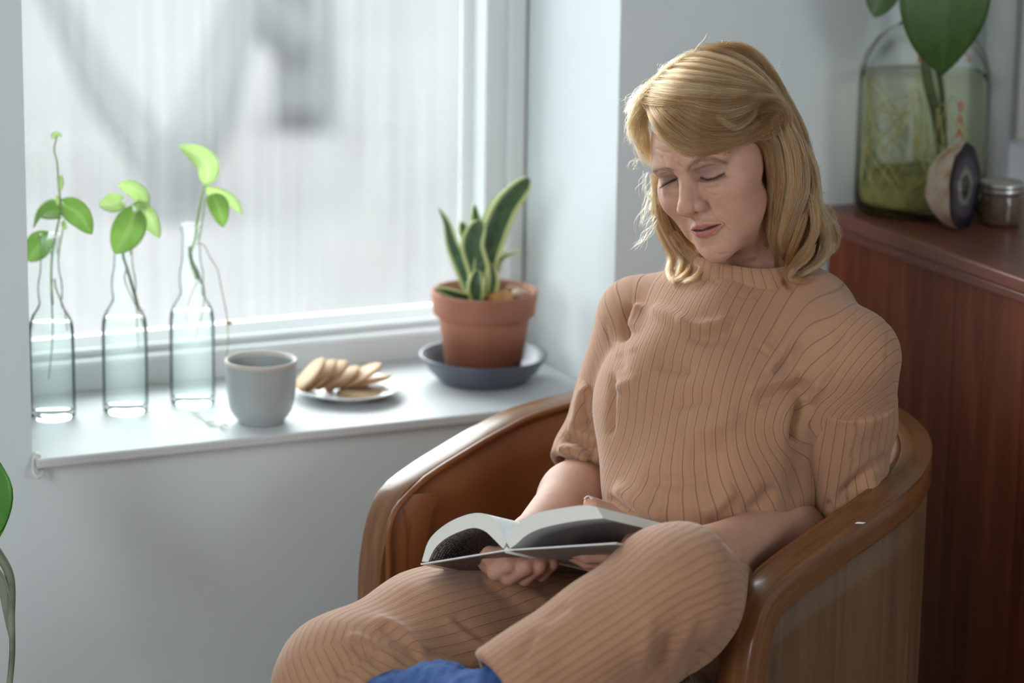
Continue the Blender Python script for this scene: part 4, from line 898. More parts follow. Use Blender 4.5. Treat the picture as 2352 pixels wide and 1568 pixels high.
def fc(X, Y): return (1272 + X / 3.2, 125 + Y / 3.2)
def fs(pts, w, a, *o): return ([fc(*p) for p in pts], w, a * (1.6 if -0.75 < a < 0 else 1.0) / 1000, *o)
FACE = [fs([(1122, 1085), (1160, 1150), (1215, 1205), (1280, 1245)], 3.6, -1.1), fs([(1130, 1060), (1180, 1120), (1260, 1190), (1310, 1240)], 13, 0.35),
    fs([(1225, 1262), (1270, 1275), (1310, 1300), (1330, 1325)], 2.0, -0.62), fs([(1215, 1330), (1265, 1358), (1310, 1385), (1352, 1428)], 1.9, -0.45),
    fs([(1260, 1245), (1300, 1250), (1345, 1275)], 2.2, -0.5),
    fs([(965, 1195), (972, 1270), (990, 1330), (1020, 1400)], 4, -1.1), fs([(985, 1290), (1010, 1335), (1025, 1380)], 3, -0.8),
    fs([(1085, 903), (1125, 918), (1185, 908), (1252, 872)], 2.2, -1.5), fs([(786, 976), (830, 948), (870, 925), (906, 912)], 2.2, -1.5),
    fs([(1050, 862), (1090, 838), (1160, 822), (1235, 832), (1262, 850)], 3.0, -1.2), fs([(770, 892), (800, 880), (850, 872), (900, 880)], 2.4, -0.8),
    fs([(1045, 940), (1100, 975), (1170, 985), (1240, 955)], 5, -0.7), fs([(1060, 985), (1130, 1015), (1220, 1000)], 7, 0.5),
    fs([(1250, 905), (1290, 900), (1330, 888)], 2, -0.4), fs([(1245, 930), (1290, 935), (1330, 930)], 2, -0.35), fs([(1240, 950), (1280, 965), (1310, 970)], 2, -0.35),
    fs([(868, 750), (880, 810), (893, 868)], 3.2, -1.0), fs([(905, 785), (925, 815), (955, 845)], 2.6, -0.6), fs([(790, 740), (815, 790), (835, 830)], 3, -0.5),
    fs([(905, 860), (930, 880), (965, 880)], 2.4, -0.5),
    fs([(815, 1010), (835, 1040), (860, 1060)], 2.4, -0.4), fs([(1080, 1395), (1130, 1410), (1190, 1400)], 8, -0.7),
    fs([(1380, 1130), (1400, 1220), (1390, 1310), (1350, 1390)], 16, -0.7), fs([(1300, 1080), (1340, 1150), (1345, 1230)], 20, 0.7), fs([(1330, 1400), (1380, 1360), (1420, 1300)], 12, 0.8), fs([(1040, 965), (1100, 1000), (1160, 1030), (1230, 1040)], 3, -0.35), fs([(1150, 1440), (1220, 1470), (1300, 1450)], 4, -0.5), fs([(720, 600), (780, 640), (850, 660), (940, 690)], 3, -0.4), fs([(740, 680), (800, 715), (870, 725)], 3, -0.4), fs([(1090, 1240), (1095, 1255)], 1.6, -0.3), fs([(1120, 1235), (1128, 1252)], 1.6, -0.3), fs([(1155, 1240), (1160, 1254)], 1.6, -0.3), fs([(1050, 1250), (1058, 1265)], 1.6, -0.3)]
Vh = sculpt(Vh, Fh_, FACE)
# ------------------------------------------------------------------ the woman: body, hands, clothes
J = dict(RS=U(1478, 738, 3.385), RE=U(1362, 1098, 3.42), RW=U(1222, 1238, 3.245), LS=U(1950, 830, 3.25), LE=U(1888, 1205, 3.365), LW=U(1602, 1272, 3.105),
         RH=U(1450, 1420, 3.40), RK=U(792, 1578, 3.13), RA=U(1050, 1760, 3.12), LH=U(1650, 1410, 3.37), LK=U(1552, 1348, 3.03), LA=U(1150, 1612, 2.99))
TY = math.radians(-55); TX = np.array([math.cos(TY), math.sin(TY), 0]); TB = np.array([-TX[1], TX[0], 0]); TZ = np.array([0, 0, 1.0])   # her left, back, up
if TB @ CF < 0: TB = -TB
TM = np.stack([TX, TB, TZ], 1)
T0 = U(1678, 790, 3.335); T1 = U(1642, 1010, 3.335); T2 = U(1640, 1130, 3.33)

# ---- book first: its frame is needed by the hands
BS = U(1163, 1262, 3.10); BH = nz(U(1612, 1225, 3.205) - U(1370, 1165, 3.06)); BLEN = 0.195
def BP(x, y): r = ray(x, y); return CC + r * (((BS - CC) @ BH) / (r @ BH))        # pixel -> plane of the book's near edge

def hand_sdf(fingers, palm, thumb):
    def f(P):
        d = palm(P)
        for pts, rad in fingers: d = smin(d, d_chain(P, pts, rad, 0.003), 0.0035)
        return smin(d, d_chain(P, thumb[0], thumb[1], 0.003), 0.007)
    return f
fing = [([U(1130, 1297, 3.180), U(1140, 1312, 3.148), U(1170, 1298, 3.138), U(1196, 1281, 3.142)], [0.0100, 0.0096, 0.0086, 0.0072]),
        ([U(1158, 1306, 3.185), U(1170, 1323, 3.148), U(1208, 1302, 3.135), U(1236, 1275, 3.145)], [0.0100, 0.0098, 0.0088, 0.0074]),
        ([U(1194, 1308, 3.190), U(1206, 1324, 3.152), U(1238, 1300, 3.138), U(1258, 1270, 3.150)], [0.0098, 0.0094, 0.0084, 0.0070]),
        ([U(1228, 1302, 3.195), U(1243, 1316, 3.160), U(1266, 1294, 3.148), U(1274, 1266, 3.158)], [0.0090, 0.0084, 0.0076, 0.0064])]
def palmR(P):
    d = d_cap(P, J['RW'], U(1190, 1290, 3.215), 0.026, 0.026)
    for a in ((1135, 1297, 3.188), (1162, 1305, 3.192), (1196, 1306, 3.196), (1228, 1300, 3.200)): d = smin(d, d_cap(P, U(1200, 1275, 3.230), U(*a), 0.020, 0.0115), 0.010)
    return d
f_handR = hand_sdf(fing, palmR, ([U(1160, 1288, 3.220), U(1122, 1286, 3.180), U(1126, 1276, 3.148), U(1158, 1272, 3.142)], [0.015, 0.0118, 0.0100, 0.0078]))
LH0 = U(1480, 1268, 3.125)
fingL = [([U(1450, 1262, 3.11), U(1395, 1272, 3.10), U(1350, 1276, 3.11), U(1322, 1268, 3.125)], [0.0100, 0.0092, 0.0084, 0.0070]),
         ([U(1452, 1275, 3.13), U(1398, 1288, 3.12), U(1350, 1288, 3.13), U(1318, 1276, 3.145)], [0.0100, 0.0094, 0.0084, 0.0072]),
         ([U(1456, 1284, 3.155), U(1405, 1298, 3.15), U(1360, 1296, 3.155), U(1332, 1284, 3.165)], [0.0098, 0.0090, 0.0080, 0.0068]),
         ([U(1462, 1288, 3.175), U(1418, 1302, 3.17), U(1382, 1300, 3.175), U(1360, 1290, 3.185)], [0.0088, 0.0080, 0.0072, 0.0060])]
def palmL(P):
    d = d_cap(P, J['LW'], LH0, 0.025, 0.026)
    for p, r in fingL: d = smin(d, d_cap(P, LH0, p[0], 0.020, 0.0115), 0.010)
    return d
f_handL = hand_sdf(fingL, palmL, ([U(1490, 1240, 3.150), U(1440, 1205, 3.175), U(1392, 1172, 3.165), U(1357, 1157, 3.130)], [0.014, 0.0112, 0.0096, 0.0080]))
def f_body(P):
    d = d_ell(P, T0 - TZ * 0.07, (0.085, 0.060, 0.09), TM); d = smin(d, d_ell(P, T1, (0.078, 0.070, 0.13), TM), 0.03); d = smin(d, d_ell(P, T2 - TZ * 0.03, (0.085, 0.075, 0.07), TM), 0.03)
    d = smin(d, d_cap(P, NECK, T0 - TZ * 0.06, 0.046, 0.05), 0.03)
    for s in 'RL':
        S, E, W = J[s + 'S'], J[s + 'E'], J[s + 'W']
        d = smin(d, d_cap(P, S, E, 0.040, 0.034), 0.02)
        mid = E * 0.68 + W * 0.32
        d = smin(d, d_chain(P, [E, mid, W], [0.034, 0.037, 0.0255], 0.02), 0.015)
        d = smin(d, d_chain(P, [J[s + 'H'], J[s + 'K'], J[s + 'A']], [0.075, 0.05, 0.035]), 0.03)
    d = smin(d, d_cap(P, J['RW'], U(1205, 1262, 3.235), 0.0255, 0.022), 0.01); d = smin(d, d_cap(P, J['LW'], U(1540, 1266, 3.11), 0.0255, 0.023), 0.01)
    return d
lo, hi = bbox(list(J.values()) + [NECK, T0], 0.13); Vb, Fb = mesh_sdf(f_body, lo, hi, 0.004)
lo, hi = bbox([p for a, b in fing for p in a] + [J['RW']], 0.045); Vr, Fr_ = mesh_sdf(f_handR, lo, hi, 0.0014)
lo, hi = bbox([p for a, b in fingL for p in a] + [J['LW'], U(1357, 1157, 3.130)], 0.045); Vl, Fl_ = mesh_sdf(f_handL, lo, hi, 0.0016)

# ---- skin tint (pigment, plus painted shade at the eye hollows, lip gap and nostrils)
H = hl(Vh); Hm = H.copy(); Hm[:, 0] = np.abs(Hm[:, 0])
base = np.array([0.55, 0.310, 0.218]); tint = np.tile(base, (len(Vh), 1))
def lay(mask, col, T=tint): T += (np.asarray(col) - T) * np.clip(mask, 0, 1)[:, None]
def blob(c, r, P=Hm): return np.exp(-((((P - np.array(c)) / np.array(r))**2).sum(1)))
lay(0.50 * blob((44, -66, -18), (22, 30, 20)), (0.52, 0.235, 0.165))
lay(0.35 * blob((0, -112, -19), (13, 14, 11)), (0.56, 0.25, 0.20))
lay(0.35 * blob((0, -90, -84), (18, 18, 12)), (0.58, 0.29, 0.22))
lay(0.92 * blob((30, -82, 18.0), (17.5, 15, 8.5)), (0.235, 0.130, 0.118)); lay(0.6 * blob((15.5, -86, 12), (6, 9, 9)), (0.27, 0.145, 0.12)); lay(0.40 * blob((31, -80, 3), (15, 12, 5)), (0.38, 0.215, 0.18))  # lid colour deepened with painted socket shade, also in the inner corner
Lq = (H - np.array([5.5, 2.6, 0])); Lq[:, 0] = np.abs(Lq[:, 0]); Lq = Lq.astype(np.float32)
Lf = Lq.copy(); Lf[:, 1] = 0; upd = d_chain(Lf, [(0, 0, -45.4), (5, 0, -44.6), (13, 0, -46.2), (21.5, 0, -48.6)], [2.3, 2.5, 1.9, 0.4]); lod = d_chain(Lf, [(0, 0, -54.2), (9, 0, -53.6), (20.5, 0, -50.0)], [4.5, 4.0, 0.8])
upd = np.where(H[:, 1] > -72, 9.0, upd); lod = np.where(H[:, 1] > -72, 9.0, lod)
lay(np.clip(0.5 - np.minimum(upd, lod) / 1.6, 0, 1) * 0.85, (0.42, 0.120, 0.115))
slit = np.where(H[:, 1] > -72, 9.0, d_chain(Lf, [(0, 0, -49.7), (8, 0, -49.3), (15, 0, -48.8), (21, 0, -48.8)], [1.3, 1.6, 1.2, 0.2]))
lay(np.clip(0.5 - slit / 0.9, 0, 1), (0.07, 0.018, 0.018))  # shade between the parted lips, painted dark
nst = d_cap(Hm.astype(np.float32), (6.0, -107, -28.2), (8.2, -99, -24.5), 2.2, 3.0); lay(np.clip(0.4 - nst / 1.5, 0, 1) * 0.8, (0.16, 0.06, 0.045))  # shade inside the nostrils, painted into the skin colour
Qh = PR(Vh)
for pts, w, k in (([(1579, 389), (1590, 377), (1610, 367), (1640, 367), (1668, 374)], 6.5, 0.45), ([(1500, 393), (1512, 389), (1527, 388), (1545, 394)], 4.5, 0.5)):
    d, t, s = poly2(Qh[:, :2], pts); lay(k * np.exp(-(d / w)**2) * (H[:, 1] < -55), (0.27, 0.155, 0.10))
for pts, w in ((fc(1085, 903), fc(1252, 872)),) and (([fc(1080, 902), fc(1125, 917), fc(1185, 907), fc(1254, 870)], 2.4), ([fc(784, 977), fc(830, 948), fc(870, 925), fc(908, 910)], 2.4)):
    d, t, s = poly2(Qh[:, :2], pts); lay(0.85 * np.exp(-(d / w)**2) * (H[:, 1] < -60), (0.05, 0.03, 0.028))
def hand_tint(V, tips):
    T = np.tile(np.array([0.55, 0.300, 0.212]), (len(V), 1))
    for p in tips: lay(0.55 * np.exp(-(((V - p) / 0.012)**2).sum(1)), (0.60, 0.26, 0.20), T)
    return T
tb = np.tile(np.array([0.55, 0.310, 0.218]), (len(Vb), 1)); Eb = np.minimum(np.linalg.norm(Vb - J['RE'], axis=1), np.linalg.norm(Vb - J['LE'], axis=1)); lay(0.35 * np.exp(-(Eb / 0.05)**2), (0.55, 0.25, 0.185), tb)
def m_skin():
    m = mat('skin', (0.55, 0.34, 0.25), 0.54, spec=0.36, sss=0.22, sssr=(0.010, 0.0035, 0.0018)); t = NT(m); v = t.coord('Object')
    c = t.attr('tint', 'Color'); f = t.noise(v, 70, 5, 0.6)
    t.col(t.mix(t.math('MULTIPLY', t.ramp(f, [(0.42, (0, 0, 0)), (0.75, (1, 1, 1))]), 0.30), c, t.mix(1.0, c, (0.80, 0.62, 0.56), 'MULTIPLY')))
    t.bump(t.math('ADD', t.noise(v, 650, 3), t.math('MULTIPLY', t.noise(v, 160, 4), 1.0)), 0.30, 0.0012); return m
SKIN = m_skin()
woman = thing('person', 'woman in a tan ribbed outfit reading a book in the armchair', 'person', (J['RH'] + J['LH']) / 2 * np.array([1, 1, 0]) + np.array([0, 0, 0.43]))
Vall = np.concatenate([Vh, Vb, Vr, Vl]); o1, o2, o3 = len(Vh), len(Vh) + len(Vb), len(Vh) + len(Vb) + len(Vr)
Fall = np.concatenate([Fh_, Fb + o1, Fr_ + o2, Fl_ + o3]); Tall = np.concatenate([tint, tb, hand_tint(Vr, [a[-1] for a, b in fing]), hand_tint(Vl, [a[-1] for a, b in fingL] + [U(1357, 1157, 3.13)])])
body = mk('body', Vall, Fall, SKIN, woman, True, vcol=Tall)
NAIL = mat('pale_nail_varnish', (0.72, 0.62, 0.60), 0.2, coat=0.5)
def nail(tip, prev, out, w, l):
    ax = nz(tip - prev); n = nz(out - ax * (out @ ax)); b = np.cross(ax, n); c = tip + n * (w * 0.98)
    G = np.array([[c + ax * (l * (u - 0.25)) + b * (w * 0.62 * s * (1 - 0.25 * max(0, u - 0.5))) - n * (w * 0.42 * s * s) - n * (0.0015 * max(0, u - 0.6)) for s in np.linspace(-1, 1, 7)] for u in np.linspace(-0.5, 1.0, 8)])
    solid(mk('fingernail', *grid(G), NAIL, body), 0.0008)
nail(fing[0][0][3], fing[0][0][2], -CF * 0.95 + CU * 0.15, 0.0072, 0.010)
nail(U(1357, 1157, 3.130), U(1392, 1172, 3.165), CU * 0.9 - CR * 0.2 - CF * 0.3, 0.0078, 0.012)

# ---- ribbed knit
def m_rib():
    m = mat('tan_ribbed_knit', (0.38, 0.20, 0.11), 0.88, sheen=0.25); t = NT(m); v = t.coord('Object')
    u = t.attr('rib'); w = t.math('MULTIPLY', u, 1 / 0.0108)
    ph = t.math('FRACT', w); dist = t.math('ABSOLUTE', t.math('SUBTRACT', ph, 0.5))          # 0.5 at the groove
    groove = t.ramp(dist, [(0.44, (0, 0, 0)), (0.485, (1, 1, 1))])
    ph2 = t.math('FRACT', t.math('ADD', t.math('MULTIPLY', w, 1.0), 0.28)); d2 = t.math('ABSOLUTE', t.math('SUBTRACT', ph2, 0.5))
    soft = t.ramp(d2, [(0.30, (0, 0, 0)), (0.5, (1, 1, 1))])
    f = t.noise(v, 9, 3); knit = t.noise(v, 900, 2)
    c = t.ramp(f, [(0.3, (0.41, 0.208, 0.114)), (0.7, (0.45, 0.235, 0.133))])
    c = t.mix(t.math('MULTIPLY', soft, 0.14), c, (0.30, 0.15, 0.08)); c = t.mix(t.math('MULTIPLY', groove, 0.55), c, (0.16, 0.075, 0.04))
    c = t.mix(t.math('MULTIPLY', knit, 0.18), c, (0.27, 0.14, 0.08)); t.col(c)
    h = t.math('ADD', t.math('MULTIPLY', t.math('ADD', groove, t.math('MULTIPLY', soft, 0.35)), -1.0), t.math('MULTIPLY', knit, 0.35))
    t.bump(h, 0.55, 0.0016); return m
RIB = m_rib()
def sst(x, a, b): t = np.clip((x - a) / (b - a), 0, 1); return t * t * (3 - 2 * t)
SH = (J['RS'] + J['LS']) / 2
def torso_rib(V):
    p = (V - np.array([T0[0], T0[1], SH[2]])) @ TM; x, y, z = p[:, 0], p[:, 1], p[:, 2]
    al = np.radians(38) * sst(np.abs(x), 0.055, 0.16) * sst(z, -0.11, -0.02)
    ax = np.abs(x); lin = np.where(ax < 0.10, ax, 0.10 + (ax - 0.10) * 1.25); k_ = sst(z, -0.17, -0.06); arc = np.abs(np.arctan2(x, np.maximum(0.012 - y, -0.2))) * 0.112 * (1 - k_) + lin * k_
    return np.sign(x) * (arc * np.cos(al) - z * np.sin(al) * 0.9)
NK_AX = nz(hw((0, 20, -60)) - NECK)
NC = NECK - TB * 0.007 - TZ * 0.022
def f_top(P):
    d = d_ell(P, T0 + TB * 0.005 - TZ * 0.027, (0.126, 0.104, 0.120), TM)
    for sx in (-1, 1): d = smin(d, d_ell(P, T0 + TX * sx * 0.066 - TB * 0.070 - TZ * 0.065, (0.062, 0.052, 0.062), TM), 0.055)
    d = smin(d, d_ell(P, T1 - TB * 0.008, (0.101, 0.112, 0.150), TM), 0.06)
    d = smin(d, d_ell(P, T2 - TB * 0.012, (0.112, 0.122, 0.085), TM), 0.05)
    d = smin(d, d_cap(P, NECK - TZ * 0.036 + TB * 0.016, J['RS'] + TZ * 0.004, 0.054, 0.050), 0.03); d = smin(d, d_cap(P, NECK - TZ * 0.012 + TB * 0.022, J['LS'] + TZ * 0.016 - TX * 0.012, 0.054, 0.052), 0.03)
    for s, e in (('R', 0.52), ('L', 0.28)):
        S, E = J[s + 'S'], J[s + 'E']; d = smin(d, d_cap(P, S, S + (E - S) * e, 0.053 if s == 'R' else 0.0570, 0.050 if s == 'R' else 0.0605), 0.012)
    d = smax(d, -d_cap(P, NC - NK_AX * 0.07, NC + NK_AX * 0.12, 0.0635, 0.0635), 0.006)
    return d
TSTR, SLR, SLL, LGR, LGL = [], [], [], [], []
# fold strokes drawn over the photograph: (polyline, half width px, height m)
def q1(X, Y): return (1260 + X / 2.2395, 560 + Y / 2.24)
def st(pts, w, a, *o): return ([q1(*p) for p in pts], w, a * (1.85 if abs(a) > 2.3 else 1.1) / 1000, *o)
TSTR = [st([(1330, 700), (1295, 960), (1275, 1210), (1245, 1400)], 20, -4), st([(430, 300), (405, 380), (390, 470), (372, 520)], 9, -6), st([(480, 300), (455, 380), (430, 460)], 12, 5), st([(520, 320), (560, 350), (640, 380), (720, 420)], 16, 3.5),
    st([(370, 500), (420, 520), (440, 560)], 14, 2.2), st([(360, 560), (380, 610), (370, 660)], 10, -2.2),
    st([(700, 430), (800, 480), (900, 460), (990, 420)], 18, -4), st([(650, 400), (760, 430), (880, 410), (960, 380)], 14, 4),
    st([(1060, 515), (1110, 555), (1160, 590)], 3.5, -2.2), st([(1080, 500), (1140, 545), (1180, 575)], 6, 2),
    st([(620, 850), (720, 810), (830, 805), (900, 830)], 16, -3.5), st([(540, 600), (640, 640), (760, 660)], 14, -2.5),
    st([(1000, 760), (1100, 720), (1230, 700), (1330, 640)], 14, 4), st([(1040, 830), (1150, 790), (1260, 740), (1340, 700)], 14, -4), st([(1100, 680), (1180, 600), (1260, 470), (1290, 380)], 9, 2.5), st([(1140, 690), (1230, 600), (1310, 480)], 8, -2.5),
    st([(1390, 690), (1450, 590), (1500, 500), (1540, 430)], 9, -2.5), st([(1350, 740), (1420, 660), (1480, 580)], 9, 3),
    st([(700, 950), (800, 960), (900, 920), (1000, 860)], 20, 3), st([(700, 1080), (820, 1090), (940, 1040)], 20, -2.5),
    st([(460, 1200), (600, 1230), (760, 1210), (900, 1130)], 20, -4), st([(330, 1230), (420, 1300), (540, 1370), (640, 1400)], 16, 6), st([(300, 1290), (400, 1370), (470, 1410)], 7, -4),
    st([(760, 1400), (880, 1330), (960, 1230)], 18, 5), st([(1000, 1400), (1100, 1330), (1160, 1230)], 18, -4),
    st([(330, 640), (325, 780), (322, 900), (318, 1010)], 7, -4), st([(345, 760), (400, 720), (470, 700)], 14, 2.5),
    st([(1310, 790), (1300, 870), (1275, 960), (1275, 1060)], 8, -7), st([(1420, 700), (1380, 760), (1330, 830)], 10, 4),
    st([(820, 120), (850, 190), (910, 245), (1000, 268), (1120, 262), (1180, 245)], 2.6, -2.2), st([(1450, 110), (1560, 180), (1660, 270), (1730, 360), (1745, 480), (1735, 640), (1735, 720)], 2.4, -1.8), st([(290, 380), (300, 460), (330, 540), (350, 570)], 2.5, -1.5)]
SLL = [st([(1400, 800), (1500, 770), (1640, 735), (1740, 730), (1840, 770)], 2.4, -1.6), st([(1330, 1180), (1345, 1260), (1360, 1300)], 12, -2.2), st([(1300, 1120), (1310, 1220), (1340, 1330)], 12, 2.2), st([(1560, 800), (1530, 900), (1540, 1000)], 14, -2.0), st([(1640, 780), (1650, 900), (1630, 1020)], 16, 2.2),
    st([(1480, 1330), (1560, 1240), (1650, 1160), (1760, 1080)], 10, -5), st([(1420, 1380), (1500, 1340), (1600, 1280), (1720, 1210)], 9, 4), st([(1440, 1320), (1450, 1350), (1470, 1370)], 4, -4), st([(1250, 1390), (1320, 1420), (1400, 1400)], 3, -1.4)]
SLR = [st([(60, 1010), (120, 1000), (190, 1040), (260, 1080)], 9, -6), st([(40, 1060), (120, 1060), (220, 1120)], 8, 5), st([(180, 760), (190, 860), (230, 960)], 10, -4.5), st([(220, 700), (170, 800), (150, 900), (110, 980)], 12, 4), st([(260, 560), (230, 680), (250, 800)], 12, -3.5), st([(300, 420), (280, 520), (300, 620)], 12, 3.5), st([(280, 800), (270, 900), (290, 1000)], 9, 3), st([(150, 930), (230, 960), (300, 960)], 8, -4)]
def q4(X, Y): return (620 + X / 2.138, 1250 + Y / 2.138)
def s4(pts, w, a, *o): return ([q4(*p) for p in pts], w * 1.25, a * 0.75 / 1000, *o)
LGR = [s4([(480, 365), (560, 375), (660, 430), (740, 510), (800, 560)], 9, 6), s4([(520, 400), (600, 440), (680, 500), (740, 560)], 9, -5), s4([(350, 455), (430, 460), (530, 510), (620, 570), (660, 590)], 8, 5.5), s4([(380, 500), (470, 530), (560, 580)], 8, -4.5),
    s4([(840, 360), (930, 420), (1030, 490), (1150, 550)], 9, 5), s4([(880, 350), (980, 420), (1080, 480)], 9, -3.5), s4([(1040, 170), (1120, 200), (1240, 270), (1330, 330)], 12, 5), s4([(1020, 150), (1120, 230), (1220, 290)], 10, -4), s4([(1150, 165), (1240, 210), (1330, 270), (1390, 310)], 12, 6), s4([(1130, 130), (1220, 170), (1300, 200)], 9, -4),
    s4([(220, 620), (280, 640), (340, 680)], 9, 4), s4([(300, 600), (380, 640), (450, 680)], 8, -4), s4([(700, 560), (860, 590), (1000, 600), (1080, 590)], 8, 5)]
LGL = [s4([(1310, 400), (1290, 460), (1250, 530), (1180, 580)], 8, -4), s4([(1340, 390), (1400, 340), (1480, 290)], 10, -4), s4([(1880, 300), (1860, 400), (1840, 520), (1820, 680)], 14, 6), s4([(1960, 420), (1960, 480), (1920, 560), (1860, 640)], 12, -7), s4([(2080, 300), (2060, 400), (2000, 520), (1940, 640)], 14, 6), s4([(2140, 500), (2080, 560), (2020, 660)], 10, -5), s4([(1420, 560), (1330, 600), (1230, 640)], 12, 4), s4([(1550, 480), (1420, 560), (1300, 620)], 12, -3)]

def drape(V, F, amp, sc, seed):
    """slow uneven sag of loose cloth"""
    r = vrand(seed); N = vnormals(V, F); D = np.zeros(len(V))
    for i in range(7):
        k = r.normal(size=3); k = k / np.linalg.norm(k) * r.uniform(0.6, 1.5) / sc; D += np.sin(V @ k * 6.28 + r.uniform(0, 6.28))
    return V + N * (D * amp / 3)[:, None]
Vt, Ft = mesh_sdf(f_top, *bbox([T0, T1, T2, J['RS'], J['LS'], NECK], 0.22), 0.0035)
rib_t = torso_rib(Vt); Vt = drape(Vt, Ft, 0.0024, 0.10, 3); Vt = sculpt(Vt, Ft, TSTR)
top = mk('ribbed_top', Vt, Ft, RIB, woman, True, dict(rib=rib_t)); top['label'] = 'tan ribbed knit top with drop shoulders'
# collar band: rides on the top round the neck opening
e1 = nz(-TB - NK_AX * (-TB @ NK_AX)); e2 = np.cross(NK_AX, e1); th_ = np.linspace(0, 2 * math.pi, 73)[:-1]; hb = []
for q in th_:
    dr = e1 * math.cos(q) + e2 * math.sin(q); hs = np.linspace(0.10, -0.07, 110); pp_ = (NC + dr * 0.0735)[None] + NK_AX[None] * hs[:, None]
    ins = np.where(f_top(pp_) < 0.0005)[0]; hb.append(hs[ins[0]] if len(ins) else -0.03)
A_ = np.stack([np.ones(72), np.cos(th_), np.sin(th_), np.cos(2 * th_), np.sin(2 * th_)], 1); cf = np.linalg.lstsq(A_, np.array(hb), rcond=None)[0]; hb = A_ @ cf
G = np.zeros((72 + 1, 9, 3))
for i in range(73):
    q = th_[i % 72]; dr = e1 * math.cos(q) + e2 * math.sin(q)
    for j, (r, h) in enumerate(((0.0740, -0.006), (0.0745, -0.0005), (0.0728, 0.0020), (0.0690, 0.0075), (0.0645, 0.0135), (0.0615, 0.0165), (0.0600, 0.0165), (0.0595, 0.0135), (0.0640, 0.002))): G[i, j] = NC + dr * r + NK_AX * (hb[i % 72] + h)
V, F = grid(G); mk('collar', V, F, RIB, top, True, dict(rib=np.repeat(np.r_[th_, 2 * math.pi] * 0.0677, 9)))
def limb_rib(V, pts, k=1.0, ph=0.0):
    """coordinate across the ribs of a sleeve or trouser leg: angle about the limb axis times a mean radius"""
    A = spline(pts, 40); T, N, B = frames(A, CU); best = np.full(len(V), 1e9); out = np.zeros(len(V)); j = np.zeros(len(V), int)
    for i in range(len(A)):
        d = ((V - A[i])**2).sum(1); m = d < best; best[m] = d[m]; j[m] = i
    p = V - A[j]; return np.arctan2((p * B[j]).sum(1), (p * N[j]).sum(1)) * k + ph
for s, e0, e1, stk, r0, r1 in (('L', 0.17, 1.0, SLL, 0.0618, 0.0650), ('R', 0.42, 0.985, SLR, 0.0515, 0.0500)):
    S_, E_, W_ = J[s + 'S'], J[s + 'E'], J[s + 'W']; ax = nz(E_ - S_)
    tail = E_ + nz(W_ - E_) * (0.035 if s == 'L' else 0.0) - (TZ * 0.004 if s == 'L' else 0)
    a = S_ + (E_ - S_) * e0
    hem = tail + nz(nz(W_ - E_) + ax * (0.35 if s == 'L' else 1.4)) * (0.012 if s == 'L' else -0.002); hn = nz(nz(W_ - E_) + ax * (0.5 if s == 'L' else 1.6))
    def f_sl(P, S_=S_, E_=E_, a=a, tail=tail, hem=hem, hn=hn, r0=r0, r1=r1, W_=W_, s=s):
        d = d_chain(P, [a, E_ - ax * 0.01, tail + hn * 0.03], [r0, r1, r1 * 0.93], 0.03)
        pl = (P - np.asarray(hem, P.dtype)) @ np.asarray(hn, P.dtype); d = smax(d, pl, 0.004)
        inn = d_chain(P, [E_ - ax * 0.05, E_, tail + hn * 0.06], [0.040, 0.041, 0.042], 0.02); d = smax(d, -inn, 0.003)
        up = (P - np.asarray(a, P.dtype)) @ np.asarray(-ax, P.dtype); return smax(d, up, 0.003)
    Vs, Fs = mesh_sdf(f_sl, *bbox([a, E_, tail], 0.12), 0.0032)
    rb = limb_rib(Vs, [S_, E_, E_ + nz(W_ - E_) * 0.02 + ax * 0.05], 0.058); Vs = drape(Vs, Fs, 0.0018, 0.07, 8 if s == 'L' else 9); Vs = sculpt(Vs, Fs, stk)
    mk('sleeve', Vs, Fs, RIB, top, True, dict(rib=rb))

# trousers
PEL = U(1580, 1345, 3.385)
def f_pel(P): return smin(d_ell(P, PEL, (0.150, 0.125, 0.085), TM), d_ell(P, PEL - TB * 0.09 - TZ * 0.02, (0.085, 0.05, 0.06), TM), 0.05)
Vp, Fp = mesh_sdf(f_pel, *bbox([PEL], 0.2), 0.004); Vp = drape(Vp, Fp, 0.003, 0.06, 21)
PST = [s4([(1400, 150), (1480, 190), (1540, 220)], 10, 8), s4([(1320, 170), (1380, 220), (1440, 280)], 10, 7), s4([(1440, 230), (1460, 270), (1500, 290)], 7, -8), s4([(1440, 60), (1520, 80), (1600, 110)], 10, 6), s4([(1480, 120), (1540, 140), (1610, 150)], 7, -6)]
Vp = sculpt(Vp, Fp, PST)
tro = mk('trousers', Vp, Fp, RIB, woman, True, dict(rib=((Vp - PEL) @ TX) * 0.8 + ((Vp - PEL) @ TZ) * 0.5)); tro['label'] = 'tan ribbed knit trousers'
kR = [J['RH'], J['RH'] * .62 + J['RK'] * .38 + CU * 0.012, J['RH'] * .28 + J['RK'] * .72 + CU * 0.010, J['RK'], J['RA']]
def f_lr(P):
    d = d_chain(P, kR, [0.098, 0.096, 0.084, 0.067, 0.062], 0.05); return smin(d, d_cap(P, J['RK'] + CR * 0.04 - CU * 0.02, J['RA'], 0.062, 0.06), 0.04)
Vq, Fq = mesh_sdf(f_lr, *bbox([J['RH'], J['RK'], J['RA']], 0.13), 0.0038); rb = limb_rib(Vq, [J['RH'], kR[1], kR[2], J['RK'], J['RK'] * 0.4 + J['RA'] * 0.6], 0.088, 0.003)
Vq = drape(Vq, Fq, 0.002, 0.1, 31); Vq = sculpt(Vq, Fq, LGR); mk('trouser_leg', Vq, Fq, RIB, tro, True, dict(rib=rb))
LHEM = J['LA'] + (J['LK'] - J['LA']) * 0.02; LAX = nz(J['LA'] - J['LK'])
